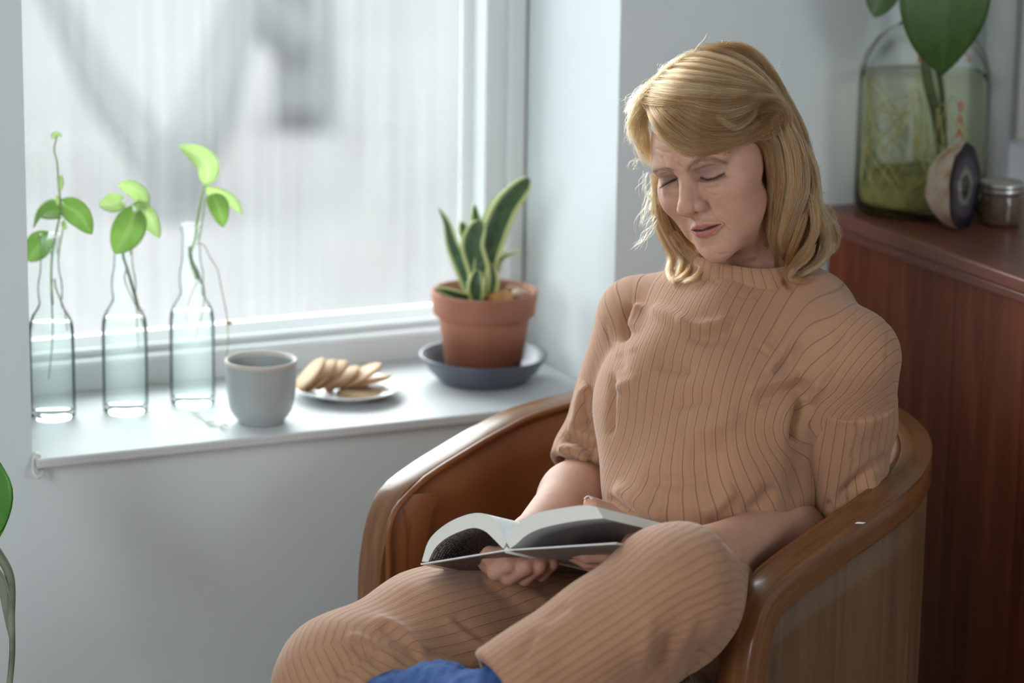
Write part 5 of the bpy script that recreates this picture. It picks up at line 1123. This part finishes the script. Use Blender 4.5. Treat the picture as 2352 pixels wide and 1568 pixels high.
def f_ll(P):
    d = d_chain(P, [J['LH'], J['LK'], J['LA'] + LAX * 0.05], [0.086, 0.060, 0.056], 0.03)
    d = smin(d, d_cap(P, U(1530, 1430, 3.08), U(1270, 1650, 3.03), 0.054, 0.060), 0.04)
    d = smax(d, (P - np.asarray(LHEM, P.dtype)) @ np.asarray(LAX, P.dtype), 0.006); return smax(d, -d_cap(P, J['LA'] - LAX * 0.06, J['LA'] + LAX * 0.08, 0.044, 0.046), 0.004)
Vq, Fq = mesh_sdf(f_ll, *bbox([J['LH'], J['LK'], J['LA']], 0.13), 0.0038); rb = limb_rib(Vq, [J['LH'], J['LH'] * .35 + J['LK'] * .65, J['LK'], J['LK'] * .6 + J['LA'] * .4, J['LA']], 0.066)
Vq = drape(Vq, Fq, 0.0022, 0.09, 41); Vq = sculpt(Vq, Fq, LGL); mk('trouser_leg', Vq, Fq, RIB, tro, True, dict(rib=rb))
SOCK = m_mottle('blue_sock_knit', (0.035, 0.085, 0.25), (0.06, 0.13, 0.33), 60, 0.9, 0.8, 220, 0.002)
sk = [J['LA'] - LAX * 0.05, J['LA'] + LAX * 0.02, U(1010, 1606, 3.05), U(890, 1612, 3.06)]
f_sk = lambda P: d_chain(P, sk, [0.036, 0.037, 0.036, 0.030], 0.02)
Vk, Fk = mesh_sdf(f_sk, *bbox(sk, 0.06), 0.003); Vk = drape(Vk, Fk, 0.0014, 0.02, 51); so = mk('sock', Vk, Fk, SOCK, woman); so['label'] = 'blue knitted sock'
# ------------------------------------------------------------------ hair: locks of single strands over a soft inner mass
def hc(X, Y): return (1400 + X / 2.657, 90 + Y / 2.657)
HC0 = [hw((0, 7, 47))]; HAX = HM
def f_cap(P): return d_ell(P, HC0[0], np.array([80, 100, 90]) * HS, HM)
CUR = [U(1792, 290, 3.285), U(1812, 380, 3.285), U(1822, 460, 3.29), U(1832, 540, 3.295), U(1838, 600, 3.30)]
def f_cur(P): return d_chain(P, CUR, [0.026, 0.030, 0.031, 0.034, 0.028], 0.02)
def f_vol(P): return smin(f_cap(P), f_cur(P), 0.02)
def cast_many(q, f):
    q = np.asarray(q, float).reshape(-1, 2); r = CF[None] + CR[None] * ((q[:, :1] - 1176) / FPX) - CU[None] * ((q[:, 1:] - 784) / FPX); r /= np.linalg.norm(r, axis=1)[:, None]
    t = np.full(len(q), 2.9); bd = np.full(len(q), 1e9); bt = t.copy(); go = np.ones(len(q), bool)
    for _ in range(60):
        d = f(CC + r * t[:, None]); m = d < bd; bd[m] = d[m]; bt[m] = t[m]; go &= (d > 2e-4) & (t < 3.9)
        if not go.any(): break
        t = np.where(go, t + np.maximum(d * 0.75, 4e-4), t)
    return CC + r * bt[:, None]
def cast(px, py, f): return cast_many([(px, py)], f)[0]
LOCKS = []
def lk(pts, w, th, n, f=None, d=None, bias=0.0, tone=0.0, tip=0.35, frizz=1.0, wt=None):
    LOCKS.append(dict(p=pts, w=w, th=th, n=n, f=f, d=d, bias=bias, tone=tone, tip=tip, frizz=frizz))
V_ = f_vol
# crown: swept from the parting across to her left and down
lk([(640, 62), (760, 66), (880, 118), (980, 240), (1070, 400), (1160, 550), (1215, 690), (1250, 800)], 11, 4, 620, V_, tone=-.18)
lk([(560, 72), (700, 82), (850, 135), (965, 260), (1055, 410), (1140, 570), (1195, 720), (1225, 850)], 12, 4, 700, V_, tone=-.05)
lk([(500, 95), (650, 108), (810, 165), (930, 275), (1030, 400), (1100, 540), (1160, 700), (1200, 860)], 12, 4, 700, V_, tone=.10)
lk([(450, 125), (610, 140), (780, 195), (910, 285), (1010, 395), (1070, 520), (1120, 670), (1150, 820)], 12, 4, 700, V_, tone=.0)
lk([(405, 160), (580, 172), (750, 222), (890, 292), (1000, 380), (1060, 480), (1090, 620), (1110, 780)], 11, 4, 650, V_, tone=-.05)
lk([(360, 195), (540, 205), (720, 240), (880, 292), (1000, 358), (1070, 440), (1085, 540), (1060, 640)], 11, 4, 650, V_, tone=.05, bias=2)
lk([(320, 232), (490, 240), (690, 262), (860, 305), (990, 352), (1060, 410), (1070, 490), (1010, 560)], 11, 4, 650, V_, tone=.12, bias=3)
lk([(285, 265), (450, 272), (650, 292), (830, 322), (960, 352), (1045, 390), (1062, 450), (1000, 530), (880, 590)], 10, 4, 650, V_, tone=.0, bias=4)
lk([(250, 300), (410, 305), (610, 322), (800, 340), (930, 352), (1030, 385), (1050, 440), (960, 520)], 10, 4, 600, V_, tone=.15, bias=5)
lk([(225, 330), (380, 340), (570, 352), (760, 362), (900, 356)], 10, 4, 500, V_, tone=.1, bias=5)
lk([(210, 360), (350, 372), (520, 385), (700, 395), (850, 375), (950, 350)], 10, 5, 500, V_, tone=-.12, bias=4)
lk([(230, 385), (370, 400), (540, 420), (720, 430), (860, 395), (940, 360)], 11, 5, 500, V_, tone=-.2, bias=3)
# fringe swooping over the forehead
lk([(240, 395), (285, 500), (340, 590), (430, 655), (550, 680), (690, 652), (830, 605), (960, 560), (1050, 480)], 7, 4, 520, V_, bias=4, tone=.05, tip=.5)
lk([(270, 395), (330, 480), (410, 565), (510, 628), (640, 648), (780, 612), (900, 560), (1000, 480)], 9, 4, 560, V_, bias=3, tone=-.05)
lk([(320, 400), (400, 470), (500, 540), (620, 585), (760, 572), (880, 515), (980, 430)], 10, 4, 560, V_, bias=3, tone=-.1)
lk([(380, 408), (480, 468), (600, 515), (740, 512), (860, 450), (940, 370)], 11, 4, 560, V_, bias=4, tone=-.18)
lk([(420, 395), (560, 435), (700, 452), (830, 420), (940, 360)], 10, 4, 450, V_, bias=5, tone=.1)
lk([(290, 470), (350, 585), (440, 668), (550, 706), (640, 716)], 5, 3, 260, V_, bias=2, tone=.08, tip=.25)
lk([(330, 560), (420, 640), (520, 690), (600, 700), (700, 680)], 5, 3, 240, V_, bias=2, tone=.0)
lk([(560, 690), (700, 655), (840, 606), (960, 590), (1060, 540), (1120, 470)], 6, 4, 320, V_, bias=2, tone=.0)
lk([(700, 640), (830, 600), (950, 540), (1040, 450)], 9, 4, 380, V_, bias=3, tone=-.12)
lk([(640, 470), (760, 540), (860, 480), (920, 370)], 4, 2, 110, V_, bias=7, tone=.3)
lk([(560, 400), (700, 330), (860, 300), (960, 340)], 3, 2, 80, V_, bias=7, tone=.35)
# light frizz at the parting and over the far temple
lk([(330, 260), (220, 320), (150, 390), (110, 460)], 6, 8, 260, V_, tone=.35, frizz=3.2, tip=.7)
lk([(280, 330), (190, 390), (150, 470), (135, 560), (150, 650)], 7, 8, 320, V_, tone=.35, frizz=3, tip=.7)
lk([(250, 390), (190, 470), (165, 570), (180, 660), (215, 740), (250, 790)], 6, 8, 300, V_, tone=.32, frizz=2.6, tip=.7)
lk([(240, 400), (215, 500), (225, 600), (235, 700), (262, 790)], 5, 5, 240, V_, tone=.3, frizz=2, tip=.6)
lk([(420, 160), (330, 220), (250, 290), (180, 360)], 6, 6, 240, V_, tone=.3, frizz=3, tip=.7)
lk([(560, 80), (440, 130), (350, 200), (270, 270)], 6, 5, 240, V_, tone=.25, frizz=2.4, tip=.7)
# curtain on her left, curling at the collar
f_lay = lambda P: np.minimum(f_vol(P), np.minimum(f_top(P), d_cap(P, NC, NC + NK_AX * 0.004, 0.074, 0.066)) - 0.004)
C_ = f_lay
lk([(880, 600), (950, 650), (975, 760), (985, 900), (980, 1050), (975, 1180), (1005, 1300), (1035, 1400)], 5.1, 6, 302, C_, tone=-.25)
lk([(960, 560), (1005, 680), (1020, 820), (1015, 960), (1000, 1100), (995, 1220), (1020, 1340)], 7.6, 7, 446, C_, tone=-.12)
lk([(1010, 540), (1060, 680), (1075, 820), (1060, 970), (1030, 1110), (1015, 1230), (1040, 1350)], 8.5, 7, 475, C_, tone=.0)
lk([(1050, 520), (1110, 680), (1130, 830), (1115, 970), (1075, 1110), (1045, 1230), (1060, 1340)], 8.5, 7, 475, C_, tone=.08, bias=3)
lk([(1085, 520), (1155, 690), (1185, 840), (1175, 960), (1125, 1090), (1085, 1210), (1065, 1310)], 8.5, 7, 475, C_, tone=.0, bias=3)
lk([(1120, 560), (1205, 740), (1245, 870), (1235, 970), (1185, 1080), (1145, 1180), (1125, 1280)], 7.6, 7, 403, C_, tone=.05)
lk([(1150, 590), (1235, 760), (1262, 890), (1275, 1000), (1335, 1110), (1385, 1205), (1365, 1290), (1305, 1315)], 6.8, 7, 374, C_, tone=.2, tip=.5)
lk([(1230, 900), (1262, 1020), (1300, 1140), (1318, 1260), (1270, 1360), (1180, 1425), (1095, 1468)], 6.8, 6, 331, C_, tone=.12, bias=4, tip=.5)
lk([(1225, 950), (1252, 1080), (1250, 1190), (1200, 1285), (1130, 1365), (1098, 1440), (1170, 1475), (1245, 1445)], 6.0, 6, 302, C_, tone=.05, bias=8, tip=.5)
lk([(1190, 1060), (1155, 1180), (1110, 1290), (1085, 1390), (1110, 1465)], 6.0, 6, 259, C_, tone=-.05, bias=5)
lk([(1255, 1030), (1325, 1140), (1350, 1235), (1315, 1320), (1245, 1390), (1155, 1432)], 5.1, 6, 237, C_, tone=.25, bias=3, tip=.5)
lk([(1240, 1240), (1200, 1330), (1120, 1400), (1090, 1460), (1160, 1490)], 5.1, 5, 187, C_, tone=.1, bias=10, tip=.5)
lk([(1290, 1010), (1350, 1060), (1385, 1150), (1395, 1230)], 4.2, 6, 122, C_, tone=.35, frizz=2.5)
lk([(1000, 1060), (980, 1190), (930, 1290), (860, 1350), (800, 1360)], 3.4, 4, 86, C_, tone=.05, bias=2)
lk([(1005, 1150), (1010, 1290), (1030, 1420), (1095, 1555)], 2.5, 2, 70, C_, tone=.0, bias=5)
lk([(985, 1000), (940, 1150), (880, 1260), (820, 1330)], 4.2, 5, 115, C_, tone=-.1)
lk([(1180, 1120), (1150, 1230), (1140, 1330), (1170, 1420)], 7.6, 7, 216, C_, tone=-.4, bias=-14)
lk([(1240, 1080), (1220, 1200), (1190, 1320), (1200, 1420)], 7.6, 7, 216, C_, tone=-.45, bias=-12)
# far side, falling behind the cheek to her right shoulder
lk([(265, 800), (285, 900), (280, 1030), (305, 1150), (345, 1240), (385, 1330), (365, 1420), (395, 1490)], 7, 6, 420, None, 3.345, tone=.1, frizz=1.6)
lk([(285, 830), (320, 960), (340, 1080), (385, 1180), (445, 1270), (505, 1335), (560, 1385)], 9, 6, 520, None, 3.340, tone=.12)
lk([(300, 860), (360, 1010), (420, 1130), (490, 1240), (545, 1340)], 9, 6, 460, None, 3.335, tone=.0)
lk([(290, 960), (325, 1110), (390, 1240), (450, 1330), (430, 1420), (375, 1480)], 7, 5, 360, None, 3.325, tone=.05, frizz=1.6)
lk([(380, 1180), (450, 1280), (510, 1350), (470, 1430), (390, 1475)], 7, 5, 320, None, 3.318, tone=.05)
lk([(430, 1260), (500, 1330), (560, 1400), (520, 1450), (440, 1480)], 6, 4, 260, None, 3.315, tone=.1)
lk([(270, 900), (240, 1000), (215, 1090), (205, 1150), (240, 1195)], 6, 6, 22, None, 3.34, tone=.45, frizz=4)
lk([(300, 1060), (235, 1160), (165, 1265), (140, 1300)], 6, 6, 16, None, 3.33, tone=.45, frizz=4)
lk([(240, 760), (170, 740), (130, 780), (115, 810)], 4, 3, 10, None, 3.33, tone=.45, frizz=4)
lk([(225, 800), (215, 880), (235, 960), (285, 1010)], 4, 3, 14, None, 3.34, tone=.45, frizz=4)
lk([(880, 420), (960, 400), (1030, 400), (1075, 450), (1085, 540), (1060, 620)], 9, 4, 420, V_, bias=4, tone=-.15)
lk([(900, 470), (980, 440), (1050, 460), (1070, 530), (1030, 590)], 9, 4, 380, V_, bias=4, tone=-.25)
lk([(840, 380), (940, 370), (1020, 390), (1065, 440), (1060, 510)], 8, 4, 380, V_, bias=6, tone=.1)
# stray hairs standing off the outline
rs = vrand(123)
OUTL = [(130, 460), (170, 370), (250, 290), (340, 210), (430, 140), (540, 80), (660, 60), (800, 62), (900, 110), (990, 230), (1080, 390), (1160, 540), (1220, 680), (1260, 800), (1290, 950), (1370, 1130), (1390, 1250)]
oc = spline(np.c_[np.array(OUTL, float), np.zeros(len(OUTL))], 120)[:, :2]
for i in range(70):
    a = rs.integers(0, 112); p0 = oc[a]; tg = nz(oc[min(a + 6, 119)] - oc[a]); nn = np.array([tg[1], -tg[0]]); l = rs.uniform(50, 150); k_ = rs.uniform(0.05, 0.4) * (2.2 if a < 45 else 1.0); sg_ = 1 if rs.uniform() < .7 else -1
    lk([tuple(p0 - nn * 14), tuple(p0 + tg * l * .35 * sg_ + nn * l * k_ * .35), tuple(p0 + tg * l * .7 * sg_ + nn * l * k_ * .6), tuple(p0 + tg * l * sg_ + nn * l * k_ * rs.uniform(.2, .9))], 3, 3, 3, V_, tone=.3, frizz=2.5)
for i in range(46):      # thin pieces breaking the edge of the fringe
    u_ = rs.uniform(0, 1); e_ = spline(np.c_[np.array([(250, 430), (300, 540), (370, 640), (470, 690), (600, 690), (740, 650), (870, 610)], float), np.zeros(7)], 60)[int(u_ * 50)][:2]
    tg = np.array([math.cos(.9 - 1.35 * u_), math.sin(.9 - 1.35 * u_)]); l = rs.uniform(60, 170); o_ = rs.uniform(-30, 22)
    lk([tuple(e_ - tg * l * .6 + (0, o_ - 22)), tuple(e_ + (0, o_)), tuple(e_ + tg * l * .5 + (0, o_ + rs.uniform(-4, 16))), tuple(e_ + tg * l + (0, o_ + rs.uniform(-25, 25)))], 2.2, 1.2, 9, V_, tone=.12, bias=5, frizz=1.6, tip=.3)
for i in range(26):      # single curling strands over the fringe and curtain
    x, y = rs.uniform(350, 1000), rs.uniform(150, 560); dx, dy = rs.uniform(-160, 160), rs.uniform(-60, 130)
    lk([(x, y), (x + dx * .4, y + dy * .3), (x + dx * .8, y + dy * .8), (x + dx, y + dy)], 2, 1, 3, V_, tone=.35, bias=7, frizz=2)
# back of the head
for i in range(9):
    a = math.radians(100 + i * 20); root = np.array([30 * math.sin(i), 60, 110]); 
    pts3 = [hw((88 * math.sin(a) * k2 * 0.93, 14 + -100 * math.cos(a) * k2 * 0.93, z)) for k2, z in ((0.35, 128), (0.75, 100), (1.0, 55), (1.02, 0), (0.92, -55), (0.80, -105))]
    LOCKS.append(dict(P3=pts3, w=16, th=6, n=420, tone=-.1, tip=.6, frizz=1.2, bias=0))
def far(Q, d):
    p = np.array([U(x, y, d) for x, y in Q]); fl = lambda P: np.minimum(f_top(P), d_cap(P, NC, NC + NK_AX * 0.004, 0.074, 0.066)) - 0.004
    h = cast_many(Q, fl); return np.where((((h - CC) @ CF < d) & (fl(h) < 0.002))[:, None], h, p)
def build_hair():
    rng = vrand(77); NP = 16; pos, rad, tone = [], [], []
    for L in LOCKS:
        if 'P3' in L: G = np.array(L['P3'])
        else:
            Q = [hc(*q) for q in L['p']]
            G = (cast_many(Q, L['f']) if L['f'] is not None else far(Q, L['d'])) - CF * (L['bias'] * 0.001)
        P = spline(G, NP); T = np.gradient(P, axis=0); T /= np.linalg.norm(T, axis=1)[:, None]
        if 'P3' in L: N = P - hw((0, 10, 20)); 
        else: N = np.tile(-CF, (NP, 1))
        N = N - T * (N * T).sum(1)[:, None]; N /= np.linalg.norm(N, axis=1)[:, None]; B = np.cross(T, N)
        n = L['n']; a = rng.uniform(-1, 1, n); b = rng.normal(0, 0.6, n); t = np.linspace(0, 1, NP)
        ncl = max(3, n // 45); cl = rng.integers(0, ncl, n); ca, cb = rng.uniform(-1, 1, ncl), rng.normal(0, .9, ncl)      # strands gather into thin wisps
        pull = 0.55 * t[None]**0.7
        A = a[:, None] * (1 - pull) + ca[cl][:, None] * pull; Bq = b[:, None] * (1 - pull) + cb[cl][:, None] * pull
        wt = np.interp(t, [0, 0.15, 0.6, 1], [0.75, 1, 0.95, L['tip']])[None]
        w, th = L['w'] * 0.001, L['th'] * 0.001
        wob = np.zeros((n, NP, 2))
        for k in range(3):
            fq = rng.uniform(0.5, 1.2, n) * (k + 1.2); ph = rng.uniform(0, 6.28, (n, 2)); am = rng.normal(0, 1, (n, 2)) * (0.0009 / (k + 1)) * L['frizz']
            wob += am[:, None] * np.sin(fq[:, None, None] * 6.28 * t[None, :, None] + ph[:, None]) * (0.25 + t[None, :, None])
        X = P[None] + B[None] * (A * wt * w + wob[..., 0])[..., None] + N[None] * (Bq * wt * th + wob[..., 1])[..., None]
        cut = rng.uniform(0.80, 1.0, n)                      # uneven ends
        beg = rng.uniform(0, 0.14, n)[:, None]; s = (beg + t[None] * (cut[:, None] - beg)) * (NP - 1); i0 = np.clip(s.astype(int), 0, NP - 2); fr = (s - i0)[..., None]; idx = np.arange(n)[:, None]
        X = X[idx, i0] * (1 - fr) + X[idx, i0 + 1] * fr
        pos.append(X); rad.append(np.tile(np.interp(t, [0, 0.7, 1], [0.00013, 0.00012, 0.00003]), (n, 1)))
        tone.append(np.clip(L['tone'] + rng.normal(0, 0.16, n) + 0.34 * rng.normal(0, 1, ncl)[cl], -1, 1))
    X = np.concatenate(pos); R = np.concatenate(rad); Tn = np.concatenate(tone)
    # loose flyaways round the outline
    cu = bpy.data.hair_curves.new('hair'); cu.add_curves([NP] * len(X))
    cu.attributes['position'].data.foreach_set('vector', (X - ORI[woman.name]).astype(np.float32).ravel())
    ra = cu.attributes.get('radius') or cu.attributes.new('radius', 'FLOAT', 'POINT'); ra.data.foreach_set('value', R.astype(np.float32).ravel())
    ta = cu.attributes.new('tone', 'FLOAT', 'CURVE'); ta.data.foreach_set('value', Tn.astype(np.float32))
    m = bpy.data.materials.new('blond_hair'); m.use_nodes = True; t = NT(m); m.node_tree.nodes.remove(t.p); t.p = None
    h = t.n('ShaderNodeBsdfHairPrincipled'); h.parametrization = 'COLOR'; h.inputs['Roughness'].default_value = 0.32; h.inputs['Radial Roughness'].default_value = 0.45
    c = t.ramp(t.math('ADD', t.math('MULTIPLY', t.attr('tone'), 0.5), 0.5), [(0.12, (0.065, 0.027, 0.009)), (0.38, (0.175, 0.079, 0.027)), (0.60, (0.33, 0.175, 0.068)), (0.87, (0.58, 0.385, 0.205))])
    t.l(c, h.inputs['Color']); t.l(h.outputs[0], m.node_tree.nodes['Material Output'].inputs[0])
    cu.materials.append(m); o = bpy.data.objects.new('hair', cu); COL.objects.link(o); o.parent = woman; o['label'] = 'shoulder length blond hair'
    ORI[o.name] = ORI[woman.name]
    return o, len(X)
hair, nh = build_hair(); print('STRANDS', nh)
# inner mass so that no scalp shows between the strands
def f_in(P):
    d = f_cap(P) + 0.0075; q = (P - np.asarray(HT, P.dtype)) @ np.asarray(HM, P.dtype) / P.dtype.type(HS)
    pl = -((q[:, 1] + 82) * 0.70 + (q[:, 2] - 80) * 0.714) * P.dtype.type(HS); d = smax(d, pl, 0.006)
    c = f_cur(P) + 0.012; d = smin(d, c, 0.015)
    return smin(d, d_chain(P, [hw((-30, 60, 30)), hw((0, 62, -30)), hw((30, 50, -90))], [0.05, 0.045, 0.03]), 0.03)
Vi, Fi = mesh_sdf(f_in, *bbox([hw((-90, -110, 140)), hw((90, 110, -140)), hw((-90, 110, -140)), hw((90, -110, 140)), hw((90, 110, 140))] + CUR, 0.04), 0.004)
HB = m_mottle('under_hair', (0.09, 0.045, 0.019), (0.15, 0.08, 0.035), 70, 0.7, 0.6, 160, 0.002, stretch=(1, 1, 0.2))
mk('hair_mass', Vi, Fi, HB, hair)
# brows and lashes
def strand_set(name, items, r, m):
    X = np.concatenate(items); k = X.shape[1]; cu = bpy.data.hair_curves.new(name); cu.add_curves([k] * len(X))
    cu.attributes['position'].data.foreach_set('vector', (X - ORI[body.name]).astype(np.float32).ravel())
    ra = cu.attributes.get('radius') or cu.attributes.new('radius', 'FLOAT', 'POINT'); ra.data.foreach_set('value', np.tile(np.linspace(r, r * 0.3, k), len(X)).astype(np.float32))
    cu.materials.append(m); o = bpy.data.objects.new(name, cu); COL.objects.link(o); o.parent = body; ORI[o.name] = ORI[body.name]; return o
f_hw = lambda P: f_head(hl(P).astype(np.float32)) * HS
def on_face(x, y): return cast(x, y, f_hw)
rng = vrand(9); LM = mat('dark_lash', (0.02, 0.013, 0.010), 0.6); BM = mat('brow_hair', (0.28, 0.175, 0.105), 0.6)
def lash(line, drop, n, out):
    S = []
    for i in range(n):
        u = (i + rng.uniform(0, 1)) / n; p2 = spline(np.c_[np.array(line, float), np.zeros(len(line))], 50)[int(u * 49)]; p = on_face(p2[0], p2[1])
        dx, dy = drop(u); e = -CR * 0 + CR * (dx * 0.00049) - CU * (dy * 0.00049) - CF * (out * 0.001) * rng.uniform(.7, 1.2)
        tt = np.linspace(0, 1, 5)[:, None]; S.append(p[None] + e[None] * tt + CU[None] * 0.0012 * (tt**2) - CF * 0.0004)
    return np.array(S)
lL = [fc(1082, 900), fc(1125, 915), fc(1185, 905), fc(1250, 872)]; lR = [fc(786, 976), fc(830, 948), fc(870, 925), fc(906, 910)]
lashes = [lash(lL, lambda u: ((u - .55) * 16, 13 - 3 * u), 60, 4.5), lash(lR, lambda u: (-9 + 5 * u, 9), 50, 4.5)]
strand_set('eyelashes', lashes, 0.00017, LM)
def brow(line, n, wd, tilt):
    S = []; c = spline(np.c_[np.array(line, float), np.zeros(len(line))], 60)
    for i in range(n):
        u = rng.uniform(0, 1); k = int(u * 58); p2 = c[k][:2] + np.array([0, rng.normal(0, wd * (1 - 0.55 * u))]); tg = nz(c[k + 1] - c[k])[:2]
        q = p2 + tg * 9 + np.array([0, -2.0 * (1 - u)]) * tilt; a, b = on_face(*p2), on_face(*q)
        S.append(a + (b - a) * np.linspace(0, 1, 5)[:, None] - CF * 0.0006)
    return np.array(S)
strand_set('eyebrows', [brow([(1578, 389), (1590, 377), (1610, 368), (1640, 367), (1668, 374)], 170, 4.0, 1), brow([(1548, 394), (1530, 389), (1514, 390), (1500, 395)], 80, 3.0, 1)], 0.00011, BM)
# ------------------------------------------------------------------ open paperback
book = thing('open_book', 'open paperback with a dark printed cover in the woman\'s hands', 'book', BS)
PAGE = mat('white_page', (0.80, 0.82, 0.82), 0.6)
def m_edge():
    m = mat('page_edges', (0.62, 0.61, 0.54), 0.8); t = NT(m); f = t.attr('leafs')
    w = t.math('FRACT', t.math('MULTIPLY', f, 26.0)); t.col(t.mix(t.math('MULTIPLY', t.math('GREATER_THAN', w, 0.72), 0.28), (0.78, 0.77, 0.70), (0.55, 0.54, 0.48))); return m
EDGE = m_edge()
def m_print(name, base, ink, dens, thr):
    m = mat(name, base, 0.4); t = NT(m); u = t.attr('bu'); v = t.attr('bv')
    row = t.math('FRACT', t.math('MULTIPLY', v, 1 / 0.0042)); cb = t.n('ShaderNodeCombineXYZ'); t.l(t.math('MULTIPLY', u, 900.0), cb.inputs[0]); t.l(t.math('FLOOR', t.math('MULTIPLY', v, 1 / 0.0042)), cb.inputs[1])
    wd = t.noise(cb.outputs[0], 0.7, 2); on = t.math('MULTIPLY', t.math('GREATER_THAN', wd, thr), t.math('MULTIPLY', t.math('GREATER_THAN', row, 0.25), t.math('LESS_THAN', row, 0.72)))
    t.col(t.mix(t.math('MULTIPLY', on, dens), base, ink)); return m
DARK = m_print('dark_cover_print', (0.060, 0.042, 0.036), (0.45, 0.38, 0.35), 0.6, 0.47)
GREY = mat('grey_cover_print', (0.30, 0.29, 0.285), 0.45); WB = mat('white_card', (0.74, 0.75, 0.73), 0.5)
def curve(pts, n): return spline([BP(*p) for p in pts], n)
def block(name, topc, botc, under):
    n = 28; A, B = curve(topc, n), curve(botc, n); m = 8
    ext = BH * BLEN
    V, F = grid(np.stack([A + ext * t for t in np.linspace(0, 1, m)])); pg = mk(name, V, F, PAGE, book); solid(pg, 0.0004)
    V, F = grid(np.stack([A * (1 - t) + B * t for t in np.linspace(0, 1, 6)])); lf = np.repeat(np.linspace(0, 1, 6), n)
    mk('page_edge', V, F, EDGE, pg, True, dict(leafs=lf)); mk('page_edge', np.asarray(V) + ext, F, EDGE, pg, True, dict(leafs=lf))
    for e, c in ((0, 'fore_edge'), (-1, 'spine_edge')):
        V, F = grid(np.stack([np.stack([(A[e] * (1 - t) + B[e] * t) + ext * s for s in np.linspace(0, 1, m)]) for t in np.linspace(0, 1, 4)]))
        mk(c, V, F, EDGE, pg, True, dict(leafs=np.repeat(np.linspace(0, 1, 4), m)))
    V, F = grid(np.stack([B + ext * t for t in np.linspace(0, 1, m)]))
    arc = np.r_[0, np.cumsum(np.linalg.norm(np.diff(B, axis=0), axis=1))]
    u_ = mk('last_page', V, F, under, pg, True, dict(bu=np.tile(arc, m), bv=np.repeat(np.linspace(0, BLEN, m), n))); solid(u_, 0.0003)
block('left_pages', [(969, 1289), (984, 1243), (1010, 1214), (1050, 1190), (1095, 1178), (1128, 1186), (1150, 1213), (1163, 1245)], [(984, 1289), (1000, 1258), (1025, 1236), (1058, 1220), (1088, 1212), (1114, 1220), (1138, 1242), (1156, 1260)], DARK)
block('right_pages', [(1370, 1164), (1345, 1160), (1290, 1167), (1235, 1178), (1200, 1194), (1178, 1218), (1163, 1245)], [(1386, 1190), (1340, 1194), (1285, 1203), (1235, 1216), (1205, 1232), (1185, 1250), (1172, 1259)], GREY)
for nm, p, q_ in (('back_cover', (966, 1295), (1163, 1263)), ('front_cover', (1163, 1263), (1415, 1247))):
    a, b = BP(*p), BP(*q_); dn_ = nz(np.cross(b - a, BH)); dn_ = dn_ if dn_[2] < 0 else -dn_
    n = 12; A = a + (b - a) * np.linspace(0, 1, n)[:, None]
    c = mk(nm, *grid(np.stack([A + BH * t for t in np.linspace(0, BLEN, 6)])), WB, book, False); solid(c, 0.0016)
    i0, i1 = (0.09, 0.99) if nm == 'back_cover' else (0.01, 0.97)
    A2 = a + (b - a) * np.linspace(i0, i1, n)[:, None]; arc = np.linalg.norm(A2 - A2[0], axis=1)
    for sgn, nmm in ((-1, 'inside_print'), (1, 'outside_print')):
        o = mk(nmm, *grid(np.stack([A2 + BH * t + dn_ * sgn * 0.0011 for t in np.linspace(0.004, BLEN - 0.004, 6)])), DARK if nm == 'back_cover' else GREY, c, False, dict(bu=np.tile(arc, 6), bv=np.repeat(np.linspace(0, BLEN, 6), n)))
sp_ = np.array([BS + nz(np.cross(BP(1300, 1255) - BP(1163, 1263), BH)) * 0 + BH * t for t in np.linspace(0, BLEN, 5)])
mk('spine', *tube(sp_ - (0, 0, 0.0005), 0.0032, 8), WB, book)
